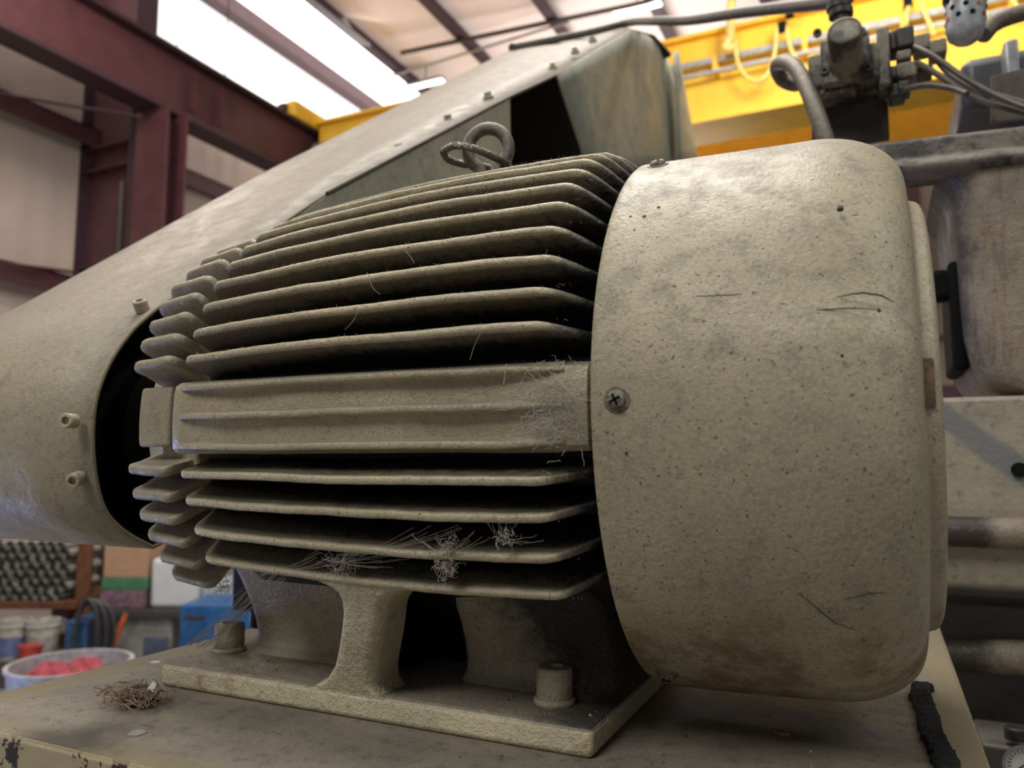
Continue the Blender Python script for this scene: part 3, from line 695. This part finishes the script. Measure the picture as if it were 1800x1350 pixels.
# cables
cabm = simple('cable_sheath', (.10, .085, .07), .45, 0, 3, bump=.3)
def cable(L, r, label, y0=.66, y1=.56):
    n = len(L); o = MB().tube(bez([at(a, b, y=y0+(y1-y0)*i/(n-1)) for i, (a, b) in enumerate(L)], 8), r, 10).build('cable', cabm); tag(o, label, 'cable', 'cables leaving the valve')
cable([(1608, 82), (1640, 98), (1700, 140), (1760, 172), (1830, 200)], .0042, 'uppermost grey cable from the solenoid to the right edge')
cable([(1612, 110), (1650, 132), (1700, 165), (1750, 185), (1830, 205)], .0045, 'grey cable from the lower connector to the right edge', .665, .58)
cable([(1648, 108), (1670, 132), (1710, 155), (1760, 168), (1830, 190)], .0040, 'thin dark cable curving between the two longer cables', .70, .62)
cable([(1560, 176), (1590, 158), (1630, 150), (1670, 155), (1700, 165)], .0045, 'dark cable arching low in front of the yellow girder', .70, .60)
# perforated silencer
sm = N('perforated_silencer'); _x, _y, _z = sm.sep()
si = empty('silencer', at(1695, 0, y=.62), 'pale grey perforated silencer canister hanging at the upper right', 'silencer')
sa = at(1700, -60, y=.62); sb = at(1696, 78, y=.62); axs = (sb-sa).normalized(); Ls = (sb-sa).length
MB().lathe([(0, .026), (Ls*.4, .026), (Ls-.022, .0255), (Ls-.010, .022), (Ls-.003, .014), (Ls, .004)], sa, axs, 40).build('canister', simple('pale_steel', (.46, .49, .52), .35, .3, 3), si)
ee = axs.orthogonal().normalized(); eg = axs.cross(ee); mb = MB(); cp = simple('copper_mesh', (.35, .13, .06), .4, .6, 5)
for row in range(7):
    for k in range(9):
        a = 2*PI*(k+(row % 2)*.5)/9; nrm = ee*cos(a)+eg*sin(a); p = sa+axs*(Ls*.36+row*.0135)+nrm*.0262
        if row*.0135+Ls*.36 < Ls-.030: MB().lathe([(-.001, .0036), (.0004, .0036)], p, nrm, 12).build('hole', MP['black'] if (row+k) % 3 else cp, si)
MB().lathe([(0, .030), (.012, .030), (.016, .027)], at(1697, 8, y=.62)-axs*.02, axs, 24).build('collar', MP['darkmetal'], si)
# dark enclosure, pipe and bracket at far right
en = empty('grey_enclosure', at(1760, 200, y=.95), 'dark grey metal enclosure behind the silencer canister', 'enclosure')
a_ = at(1692, 190, y=.95); b_ = at(1900, 62, y=.95); MB().box((a_.x, .95, a_.z), (b_.x, 1.3, b_.z)).build('box', MP['darkgrey'], en, bevel=.02)
a_ = at(1772, 178, y=.9); b_ = at(1790, 66, y=.9); MB().box((a_.x, .90, a_.z), (b_.x, .95, b_.z)).build('door_edge', MP['greymetal'], en, bevel=.004)
MB().box((b_.x+.02, 1.0, FZ), (b_.x+.3, 1.25, at(1700, 190, y=.95).z)).build('post', MP['darkgrey'], en)
cp2 = MB().tube(bez([at(1728, 62, y=.66), at(1742, 46, y=.67), at(1762, 34, y=.68), at(1800, 22, y=.69), at(1860, 10, y=.7)], 8), .0125, 14).build('elbow_pipe', MP['steel']); tag(cp2, 'grey elbow pipe entering from the right edge beside the silencer', 'pipe')
bk_ = empty('angle_bracket', at(1775, 200, y=.62), 'brown steel angle bracket standing on the machine arm at right', 'bracket')
P = [at(*p, y=.64) for p in ((1742, 215), (1742, 134), (1830, 112), (1830, 205))]
MB().loft([P, [p+Vector((0, .008, 0)) for p in P]]).build('plate', simple('brown_steel', (.10, .082, .068), .5, .3, 3), bk_, bevel=.001)

# ------------------------------------------------------------------ bits on the table
def blob(name, p, r, mat, label, cat, seed=0, sq=(1, 1, .6), n=14, m=9, parent=None, amp=.35):
    rnd = random.Random(seed); ph = [rnd.uniform(0, 6) for _ in range(8)]; rings = []
    for i in range(m):
        v = -PI/2+PI*(i+.02)/(m-1+.04); ring = []
        for j in range(n):
            u = 2*PI*j/n; k = 1+amp*(sin(3*u+ph[0]+2*v)*.5+sin(5*u+ph[1]-3*v)*.4+rnd.uniform(-.4, .4))
            ring.append(Vector((p[0]+r*sq[0]*cos(v)*cos(u)*k, p[1]+r*sq[1]*cos(v)*sin(u)*k, p[2]+r*sq[2]*(sin(v)+1)*(.85 if True else 1)*(1+.2*amp*sin(4*u+ph[2])))))
        rings.append(ring)
    o = MB().loft(rings).build(name, mat, parent)
    if label: tag(o, label, cat)
    return o
foam = simple('black_foam', (.016, .016, .018), .9, 0, 12, .5, bump=1.0)
rings = []; rnd = random.Random(4)
path = [at(*p, z=TZ+.004) for p in ((1622, 1200), (1618, 1222), (1630, 1250), (1636, 1280), (1650, 1308), (1662, 1335), (1672, 1365))]
pth = bez(path, 26)
from mathutils import noise as mn
for i, p in enumerate(pth):
    t = (pth[min(i+1, len(pth)-1)]-pth[max(i-1, 0)]).normalized(); s = t.cross(Vector((0, 0, 1))).normalized()
    w_ = .0072*(1+.35*mn.noise(Vector((i*.13, 0, 0)))+.18*mn.noise(Vector((i*.7, 5, 0)))); ring = []
    for k in range(15):
        a = PI*k/14; ca = math.copysign(abs(cos(a))**.5, cos(a)); sa = sin(a)**.5
        nn = 1+.35*mn.noise(Vector((i*.45, k*.6, 2)))+.25*mn.noise(Vector((i*1.3, k*1.7, 7)))
        ring.append(p+s*(w_*ca*(1+.12*(nn-1)))+Vector((0, 0, -.004+(.0055 if i else .002)*sa*nn)))
    rings.append(ring)
o = MB().loft(rings).build('foam_strip', foam, angle=80); tag(o, 'crumbling black foam strip lying along the right table edge', 'foam strip')
fib = simple('dry_fibre', (.27, .19, .125), .85, 0, 10); lint = simple('grey_lint', (.42, .38, .32), .9, 0, 6); 
pc = at(228, 1240, z=TZ)
cl = empty('debris_clump', pc, 'brown clump of fibres and grit on the table left of the foot', 'debris')
blob('grit', (pc.x+.004, pc.y+.004, TZ), .0125, simple('grit', (.17, .14, .105), .95, 0, 20, .5, bump=1), None, None, 3, (1.25, .8, .62), 20, 12, cl, .5)
mb = MB(); rnd = random.Random(9)
for k in range(95):
    c = Vector((pc.x+rnd.uniform(-.016, .026), pc.y+rnd.uniform(-.012, .012), TZ+.001+rnd.uniform(0, .009))); r_ = rnd.uniform(.005, .014); a0 = rnd.uniform(0, 6); sp = rnd.uniform(1.5, 4.5)
    mb.tube([c+Vector((r_*cos(a0+sp*j/8), r_*.7*sin(a0+sp*j/8), .0045*abs(sin(j*.6+k))+.0004)) for j in range(9)], .00035, 4)
mb.build('fibre_tangle', fib, cl)
P = at(264, 1213, z=TZ+.012); MB().loft([[P+Vector((a, b, c+.0)) for a, b, c in ((-.004, 0, 0), (.003, -.001, -.003), (.005, .001, .004), (0, .002, .006))], [P+Vector((a, b+.0006, c)) for a, b, c in ((-.004, 0, 0), (.003, -.001, -.003), (.005, .001, .004), (0, .002, .006))]]).build('pale_flake', simple('pale_paint_flake', (.55, .57, .52), .6), cl)
o = MB().tube([at(1362, 1288, z=TZ+.0015), at(1374, 1291, z=TZ+.0015), at(1387, 1291, z=TZ+.0015)], [.0010, .0014, .0012], 8).build('wood_splinter', simple('orange_wood', (.36, .14, .07), .6)); tag(o, 'tiny orange splinter on the table below the cowl', 'splinter')
fl = simple('white_flake', (.62, .62, .58), .6)
def flake(px, py, z, s, label, sd, m=fl):
    rnd = random.Random(sd); p = at(px, py, z=z); n = 7; ring = [(s*rnd.uniform(.6, 1.1)*cos(2*PI*k/n), s*rnd.uniform(.6, 1.1)*sin(2*PI*k/n)) for k in range(n)]
    o = MB().loft([[p+Vector((a, b, 0)) for a, b in ring], [p+Vector((a, b, .0008)) for a, b in ring]]).build('paint_chip', m, smooth=False); tag(o, label, 'paint chip', 'paint chips on the table and foot'); return o
flake(240, 1290, TZ, .008, 'pale grey paint chip flat on the table below the fibre clump', 1, simple('grey_flake', (.24, .235, .21), .8))
flake(273, 1165, TZ+.016, .005, 'white paint chip at the left tip of the foot', 2)
flake(1425, 1322, TZ, .0012, 'tiny white speck on the table under the cowl, rightmost', 3)
flake(1038, 1258, TZ+.019, .0009, 'tiny white speck on the foot right of the bolt', 4)
flake(868, 1205, TZ+.019, .0014, 'small reddish speck on the foot left of the bolt', 5, simple('red_speck', (.35, .18, .12), .7))
# loose grit lying on the table (nobody could count it)
def grit(name, mat, n, smin, smax, seed, label):
    rnd = random.Random(seed); mb = MB()
    for k in range(n):
        x, y = rnd.uniform(-.49, .20), rnd.uniform(-.265, .10)
        if -.41 < x < -.012 and y > -.155: z = TZ+.019; y = rnd.uniform(-.138, -.10)
        else: z = TZ
        r_ = rnd.uniform(smin, smax)*(1 if rnd.random() > .08 else 1.8); a0 = rnd.uniform(0, 6)
        P = [Vector((x+r_*rnd.uniform(.5, 1.2)*cos(a0+2*PI*j/5), y+r_*rnd.uniform(.5, 1.2)*sin(a0+2*PI*j/5), z-.0001)) for j in range(5)]
        mb.loft([P, [Vector((x+(p.x-x)*.5, y+(p.y-y)*.5, z+r_*rnd.uniform(.5, .9))) for p in P]])
    o = mb.build(name, mat, smooth=False); tag(o, label, 'grit', kind='stuff')
grit('dark_grit', simple('dark_grit', (.035, .028, .022), .9), 700, .0002, .0007, 1, 'dark crumbs of dirt strewn over the table top')
grit('pale_grit', simple('pale_grit', (.42, .38, .30), .8), 420, .00018, .0005, 2, 'pale specks of grit strewn over the table top')
# white droplet on the cowl
def on_cyl(px, py, r, add=0):
    v = ray(px, py); a = v.y**2+v.z**2; b = CP.y*v.y+CP.z*v.z; c = CP.y**2+CP.z**2-r*r; D = b*b-a*c
    t = (-b-math.sqrt(max(D, 0)))/a; p = CP+v*t; n_ = Vector((0, p.y, p.z)).normalized(); return p+n_*add, n_
p, n_ = on_cyl(1405, 1131, .1975); o = MB().lathe([(-.001, .0016), (.0004, .0015), (.0008, .0008), (.0009, .0001)], p, n_, 14).build('white_droplet', simple('white_paint_drop', (.8, .8, .76), .4), cw)
# scratches on the cowl as thin scored lines
scr = simple('scratch_dark', (.055, .048, .042), .7)
def scratch(L, w_=.0005, m=scr, name='scratch'):
    pts = []
    for i in range(len(L)-1):
        for k in range(8):
            t = k/8; px = L[i][0]+(L[i+1][0]-L[i][0])*t+random.uniform(-.6, .6); py = L[i][1]+(L[i+1][1]-L[i][1])*t+random.uniform(-.6, .6)
            pts.append(on_cyl(px, py, .2)[0])
    out = []
    for p in pts:
        r_ = .2002-.0012*max(0, p.x/.114)**1.6
        dx, dt = (p.x-.142)/.040, (math.degrees(math.atan2(p.z, -p.y))-17)/11; r_ -= .0055*math.exp(-dx*dx-dt*dt)
        if p.x > .114: r_ = min(r_, .1990-.0385*(1-math.sqrt(max(0, 1-((p.x-.114)/.058)**2))))
        h = Vector((0, p.y, p.z)).normalized(); out.append(Vector((p.x, h.y*(r_+.0001), h.z*(r_+.0001))))
    n = len(out); MB().tube(out, [w_*(.35+.65*sin(PI*(i+.5)/n)) for i in range(n)], 5).build(name, m, cw)
scratch([(1170, 540), (1215, 522), (1258, 519), (1310, 515)], .00045); scratch([(1470, 512), (1510, 504), (1548, 501), (1576, 508)], .0006)
scratch([(1400, 541), (1480, 534), (1560, 530)], .0004); scratch([(1050, 572), (1110, 566), (1200, 563)], .00025)
scratch([(1405, 1045), (1440, 1075), (1470, 1100), (1505, 1115), (1520, 1135)], .0004)
scratch([(1483, 1058), (1525, 1055), (1562, 1062)], .0006)
for (a, b, r_) in ((1133, 382, .0017), (1158, 366, .0012), (1109, 382, .001), (1116, 406, .001), (1477, 366, .0018), (1101, 796, .0010), (1126, 848, .0006), (1545, 545, .0009), (1480, 625, .0009)):
    p, n_ = on_cyl(a, b, .1996); MB().lathe([(-.001, r_), (.0010, r_*.8), (.0012, r_*.3)], p, n_, 9).build('tar_spot', scr, cw)

# ------------------------------------------------------------------ cobwebs and lint
web = N('cobweb_silk'); web.done((.46, .42, .36), .9); WEB = web.m
def strand(mb, a, b, sag=.003, r_=.00012, n=7, jit=.0006):
    a, b = Vector(a), Vector(b); P = []
    for k in range(n+1):
        t = k/n; p = a.lerp(b, t); p.z -= sag*4*t*(1-t)
        if 0 < k < n: p += Vector([random.uniform(-jit, jit) for _ in range(3)])
        P.append(p)
    mb.tube(P, r_, 3, cap=False)
def webobj(name, mb, label, cat='cobweb'): o = mb.build(name, WEB, smooth=False); tag(o, label, cat, 'cobwebs on the motor'); return o
def pp(px, py, r): return on_cyl(px, py, r)[0]
random.seed(21); mb = MB()
A = at(335, 1135, z=TZ+.021); B = pp(470, 1008, .205)
for k in range(16): strand(mb, A+Vector((random.uniform(-.008, .02), random.uniform(-.004, .006), 0)), B+Vector((random.uniform(-.004, .02), random.uniform(-.004, .004), random.uniform(-.004, .003))), .003, .00024, 8, .0008)
Cc = pp(590, 975, .21); D_ = pp(755, 930, .214)
for k in range(14): strand(mb, B+Vector((random.uniform(-.01, .01), 0, random.uniform(-.003, .003))), Cc+Vector((random.uniform(-.02, .02), 0, random.uniform(-.006, .004))), .002, .00013)
for k in range(9): strand(mb, Cc, D_+Vector((random.uniform(-.02, .03), 0, random.uniform(-.006, .006))), .004, .00012)
for k in range(8): strand(mb, at(400, 1075, y=-.12)+Vector((random.uniform(-.01, .01), 0, random.uniform(-.01, .01))), B+Vector((random.uniform(-.01, .02), 0, 0)), .001, .0001)
webobj('cobweb', mb, 'long cobweb strands stretched from the foot up to the lowest left fins')
def tuft(mb, c, n, s, r_=.0001):
    for k in range(n):
        p = Vector(c)+Vector([random.gauss(0, s*.5) for _ in range(3)]); P = [p]; d = Vector([random.uniform(-1, 1) for _ in range(3)])
        for j in range(9): d = d.normalized()+Vector([random.uniform(-.9, .9) for _ in range(3)]); P.append(P[-1]+d.normalized()*s*.13)
        mb.tube(P, r_, 3, cap=False)
mb = MB(); tuft(mb, pp(600, 988, .2125), 90, .009)
for k in range(26): strand(mb, pp(600, 988, .2125), pp(random.uniform(540, 760), random.uniform(960, 1000), .213), .001, .00011)
webobj('cobweb', mb, 'grey tufted cobweb between the lowest fins above the foot pillar')
mb = MB(); tuft(mb, pp(785, 995, .2155), 120, .006, .00018); tuft(mb, pp(790, 965, .216), 60, .006, .00016); tuft(mb, pp(890, 945, .216), 45, .0055, .00016)
for k in range(16): strand(mb, pp(785, 975, .216), pp(random.uniform(720, 900), random.uniform(930, 975), .2155), .001, .00013)
for k in range(9): strand(mb, pp(880, 950, .216), pp(random.uniform(830, 960), random.uniform(900, 975), .2155), .001, .00012)
webobj('cobweb', mb, 'hanging brown cobweb wad between the two lowest fins right of the pillar')
mb = MB()
for k in range(330):
    a = (random.gauss(975, 28), random.gauss(715, 34)); b = (a[0]+random.gauss(0, 22), a[1]+random.gauss(0, 14))
    if max(a[0], b[0]) > 1030: continue
    strand(mb, pp(*a, .2045), pp(*b, .2060), 0, .00013, 5, .0009)
for L in (((936, 662), (960, 648)), ((960, 648), (1012, 700)), ((1012, 700), (1062, 708)), ((925, 760), (955, 737)), ((890, 640), (885, 675)), ((925, 650), (945, 672))): strand(mb, pp(*L[0], .208), pp(*L[1], .208), 0, .0002, 6, .0003)
webobj('cobweb', mb, 'matted dusty cobweb over the side pad next to the cowl screw')
mb = MB(); tuft(mb, at(392, 1030, y=-.13), 60, .007, .0002)
webobj('cobweb', mb, 'small pale lint wad hanging under the drive end bell')
mb = MB()
for L in (((645, 478), (655, 505), (668, 517)), ((636, 535), (620, 565), (606, 580)), ((845, 585), (835, 605), (826, 632)), ((712, 440), (722, 452), (728, 462))):
    mb.tube(bez([pp(*q, .2175) for q in L], 5), .00011, 4)
webobj('lint_thread', mb, 'loose pale threads caught across the upper fins', 'thread')
# fine fuzz on crests of the fins and the cowl's rim (nobody could count it)
mb = MB(); random.seed(5)
for k in range(2600):
    a = random.choice(up[:14]+[5.7, -.5]+low); x = random.uniform(-.32, -.01); r_ = rtip(x) if a > 8 or a < -8 else .207
    if a < 0 and random.random() < .6: continue
    p = polar(x, r_-.0006, R(a), random.uniform(-.0025, .0025)); L = random.uniform(.0008, .0028)*(1.6 if a > 60 else 1); d = Vector((random.uniform(-1, 1), random.uniform(-1, .4), random.uniform(.1, 1))).normalized()
    mb.tube([p, p+d*L*.5+Vector((random.uniform(-.0003, .0003), 0, 0)), p+d*L+Vector((0, 0, -.0003))], .00006, 3, cap=False)
for k in range(700):
    th = random.uniform(35, 100); x = random.uniform(0, .12); p = polar(x, .1996, R(th)); L = random.uniform(.0006, .002); d = (Vector((random.uniform(-1, 1), random.uniform(-1, 1), random.uniform(.2, 1)))).normalized()
    mb.tube([p, p+d*L], .00005, 3, cap=False)
fz = mb.build('dust_fuzz', WEB, smooth=False); tag(fz, 'fine dust fuzz clinging to the fin crests and cowl top', 'dust', kind='stuff')

# ------------------------------------------------------------------ shop clutter low at the left
D0 = 6.4
def sh(px, py, d=D0): return at(px, py, d=d)
RZ = YAW
def sbox(px0, py0, px1, py1, d, depth, name, mat, parent=None, bevel=.01, floor=False, zbase=None, label=None, cat=None, group=None):
    a = sh(px0, py1, d); b = sh(px1, py0, d); wx = (Vector((b.x, b.y, 0))-Vector((a.x, a.y, 0))).length
    zb = FZ if floor else (zbase if zbase is not None else a.z)
    Mx = Matrix.Translation((a.x, a.y, 0)) @ Matrix.Rotation(RZ, 4, 'Z')
    o = MB().box((0, 0, zb), (wx, depth, b.z), Mx).build(name, mat, parent, bevel=bevel)
    if label: tag(o, label, cat, group)
    return o
def zrow(px, py, d): return sh(px, py, d).z
# storage rack
rk_o = simple('rack_orange', (.13, .048, .022), .6, 0, 1); rk = empty('storage_rack', sh(60, 1150), 'orange and yellow storage rack at far left under the guard', 'rack')
for px in (-40, 124): sbox(px, 950, px+7, 1180, D0, .04, 'upright', rk_o, rk, .004, floor=True)
for px in (-40, 124): sbox(px-12, 950, px-6, 1180, D0+.8, .04, 'upright', rk_o, rk, .004, floor=True)
zs = zrow(60, 1058, D0)
a = sh(-40, 1062); b = sh(133, 1062); wx = (b-a).length
Mx = Matrix.Translation((a.x, a.y, 0)) @ Matrix.Rotation(RZ, 4, 'Z')
MB().box((0, 0, zs-.06), (wx, .85, zs), Mx).build('shelf_board', rk_o, rk, bevel=.005)
zt = zrow(60, 1150, D0); MB().box((0, 0, zt-.05), (wx, .85, zt), Mx).build('lower_board', simple('dark_board', (.06, .05, .045), .7), rk)
# stacked grey tubes piled chevron-wise on the shelf
pm = N('tube_pile'); tcx = pm.n('ShaderNodeTexCoord').outputs['Object']
grey_t = simple('grey_fitting', (.27, .265, .24), .7, 0, 1, .2)
cell = .085; x0 = .02; nx = int((wx-.20)/cell); nz = 7; zz = zs
proto = None
for iz in range(nz):
    for ix in range(nx):
        cx = .12+cell*(ix+.5*(iz % 2)); cz = zs+.04+iz*.068
        if proto is None:
            mbp = MB().lathe([(0, .041), (.5, .041), (.5, .022), (0, .022)], (0, 0, 0), (0, 1, 0), 10, cap=False)
            proto = mbp.build('grey_tube', grey_t); proto.matrix_world = Mx @ Matrix.Translation((cx, .05, cz)); o = proto
        else:
            o = proto.copy(); C.objects.link(o); o.matrix_world = Mx @ Matrix.Translation((cx, .05+random.uniform(-.02, .02), cz))
        tag(o, 'grey tube end in the stacked pile on the orange rack', 'tube', 'grey tubes piled on the rack shelf')
# buckets
def bucket(px, py, d, r_, h, label, lab_col):
    p = sh(px, py, d); e = empty('bucket', p, label, 'bucket', 'buckets under the rack')
    MB().lathe([(0, r_*.86), (h*.85, r_*.97), (h*.86, r_*1.05), (h*.9, r_*1.05), (h*.91, r_), (h, r_*1.04), (h, r_*.9), (h*.1, r_*.8)], p, (0, 0, 1), 28, cap=False).build('pail', simple('bucket_white', (.42, .41, .36), .5, 0, 1), e)
    MB().lathe([(h*.2, r_*.895), (h*.65, r_*.955)], p, (0, 0, 1), 28, cap=False).build('label_band', simple('bucket_label', lab_col, .5), e)
bz = zt
for px, l, c in ((20, 'white plastic bucket with a blue label, left of the pair', (.12, .15, .30)), (72, 'white plastic bucket with a grey label, right of the pair', (.30, .28, .26))):
    q = sh(px, 1165, D0-.30); MB_ = bucket(px, 1167, D0-.3, .12, .34, l, c)
ms = sbox(-60, 1167, 100, 1300, D0-.5, .46, 'low_bench', simple('low_bench', (.07, .06, .055), .7), None, .01, zbase=FZ, label='dark low bench carrying the buckets', cat='bench')
p = sh(52, 1166, D0-.42); o = MB().lathe([(0, .075), (.11, .08), (.115, .085), (.14, .085), (.142, .02)], p, (0, 0, 1), 24).build('red_tub', simple('red_plastic', (.40, .05, .04), .45)); tag(o, 'small red lidded tub in front of the buckets', 'tub')
# blue welder, hose coil
o = sbox(102, 1096, 136, 1300, D0-.5, .45, 'blue_cabinet', simple('blue_enamel', (.03, .085, .20), .45), None, .015, floor=True, label='narrow dark blue cabinet beside the coiled black hose', cat='cabinet')
mb = MB()
for k in range(7):
    c = sh(158, 1120, D0-.45+.03*(k % 3)); ax1 = RV; P = []
    for j in range(28): a = 2*PI*j/28; P.append(c+ax1*(.12+.012*(k-3))*cos(a)+Vector((0, 0, 1))*(.30-.006*k)*sin(a)+fwd*(.02*(k-3)))
    mb.tube(P, .014, 8, loop=True)
o = mb.build('coiled_hose', simple('hose_black', (.035, .035, .038), .5)); tag(o, 'coil of black hose hung between blue cabinet and grey cabinet', 'hose')
# bench with grey cabinet, boxes on it
zb = zrow(250, 1072, D0)
bn = empty('work_bench', sh(240, 1150), 'grey steel workbench cabinet behind the motor foot', 'workbench')
a = sh(150, 1072); Mb = Matrix.Translation((a.x, a.y, 0)) @ Matrix.Rotation(RZ, 4, 'Z')
wb_ = (sh(300, 1072)-a).length
MB().box((.06, -.05, zb-.05), (1.22, .75, zb), Mb).build('bench_top', simple('bench_top_dark', (.05, .048, .045), .5), bn)
MB().box((.16, 0, FZ), (.72, .70, zb-.05), Mb).build('cabinet', simple('grey_cabinet', (.24, .235, .215), .5, 0, .5), bn, bevel=.01)
MB().box((.50, -.02, FZ+.3), (.70, 0, zb-.35), Mb).build('drawer_front', simple('cabinet_blue_panel', (.07, .09, .14), .5), bn, bevel=.005)
o = sbox(306, 1068, 520, 1300, D0-.62, .5, 'blue_tool_chest', simple('chest_blue', (.018, .095, .26), .4), None, .015, floor=True, label='bright blue steel tool chest beside the motor foot', cat='tool chest')
MB().box((0, -.02, 0), (.14, 0, .03), Matrix.Translation(sh(325, 1090, D0-.6)) @ Matrix.Rotation(RZ, 4, 'Z')).build('handle', MP['darkmetal'], o)
mbs = MB().tube([sh(222, 1078, D0-.15), sh(208, 1110, D0-.2), sh(192, 1160, D0-.25)], .022, 8).build('orange_strap', simple('orange_webbing', (.45, .09, .025), .6)); tag(mbs, 'orange strap hanging down the front of the grey cabinet', 'strap')
card = simple('cardboard', (.40, .24, .145), .8, 0, 1, .1)
def bbox(px0, py0, px1, py1, name, mat, label, cat, yoff=.05, dep=.4, zb_=None, bev=.01):
    a = sh(px0, py1); b = sh(px1, py0); u = (a-sh(150, 1072)); r_h = Vector((cos(RZ), sin(RZ), 0)); w0 = u.dot(r_h); w1 = (b-sh(150, 1072)).dot(r_h)
    o = MB().box((w0, yoff, zb_ if zb_ is not None else zb), (w1, yoff+dep, b.z), Mb).build(name, mat, bevel=bev); tag(o, label, cat); return o
bbox(168, 1040, 250, 1072, 'purple_crate', simple('crate_purple', (.17, .10, .13), .6, 0, 1.5, .5), 'low purple-brown crate on the workbench', 'crate')
zc = zrow(200, 1040, D0)
bbox(170, 1018, 252, 1040, 'green_tray', simple('green_plastic', (.06, .18, .09), .6), 'green tray stacked on the purple-brown crate', 'tray', zb_=zc)
zc2 = zrow(200, 1018, D0)
bbox(172, 955, 252, 1018, 'cardboard_box', card, 'brown cardboard box topmost on the green tray', 'box', zb_=zc2)
bbox(256, 984, 345, 1072, 'white_cooler', simple('cooler_white', (.58, .60, .62), .4, 0, .5, .05), 'large white plastic cooler on the workbench', 'cooler', bev=.04)
bbox(348, 1026, 412, 1072, 'clear_bin', simple('clear_bin', (.36, .42, .45), .3), 'pale translucent bin beside the white cooler', 'bin', bev=.02)
# plastic bag on a dark post
o = sbox(136, 955, 162, 1300, D0+.95, .1, 'dark_post', simple('dark_brown_post', (.035, .018, .018), .7), None, .004, floor=True, label='dark brown post between rack and cardboard box', cat='post')
c = sh(152, 992, D0+.85); bg_ = blob('plastic_bag', (c.x, c.y, c.z-.10), .11, simple('bag_white', (.52, .50, .50), .4), 'crumpled white plastic bag hung on the dark post', 'bag', 12, (1, .5, .8), 18, 12)
# basket of red rags nearer the table
bp_ = sh(120, 1240, 3.6); bs_ = empty('basket', (bp_.x, bp_.y, FZ), 'round white plastic bin of red rags behind the table', 'bin')
zt_ = sh(60, 1170, 3.6).z; r_ = .26
MB().lathe([(0, r_*.75), (zt_-FZ-.02, r_*.98), (zt_-FZ, r_*1.03), (zt_-FZ+.012, r_*1.03), (zt_-FZ+.012, r_*.96), (.03, r_*.72)], (bp_.x, bp_.y, FZ), (0, 0, 1), 48, cap=False).build('tub', simple('bin_white', (.36, .36, .38), .4), bs_)
rag = simple('red_rag', (.34, .055, .075), .8, 0, 2)
for k, (dx, dy) in enumerate(((-.09, -.04), (.06, .04), (-.02, .08), (.08, -.06), (0, -.02))):
    o = blob('red_rag', (bp_.x+dx, bp_.y+dy, zt_-.14), .10, rag, None, None, 30+k, (1, 1, .85), 18, 10)
    tag(o, 'crumpled red shop rag in the white bin', 'rag', 'red rags in the bin')
MB().lathe([(0, r_*.7), (zt_-FZ-.14, r_*.86)], (bp_.x, bp_.y, FZ+.01), (0, 0, 1), 32).build('liner', simple('bin_liner', (.35, .35, .36), .5), bs_)
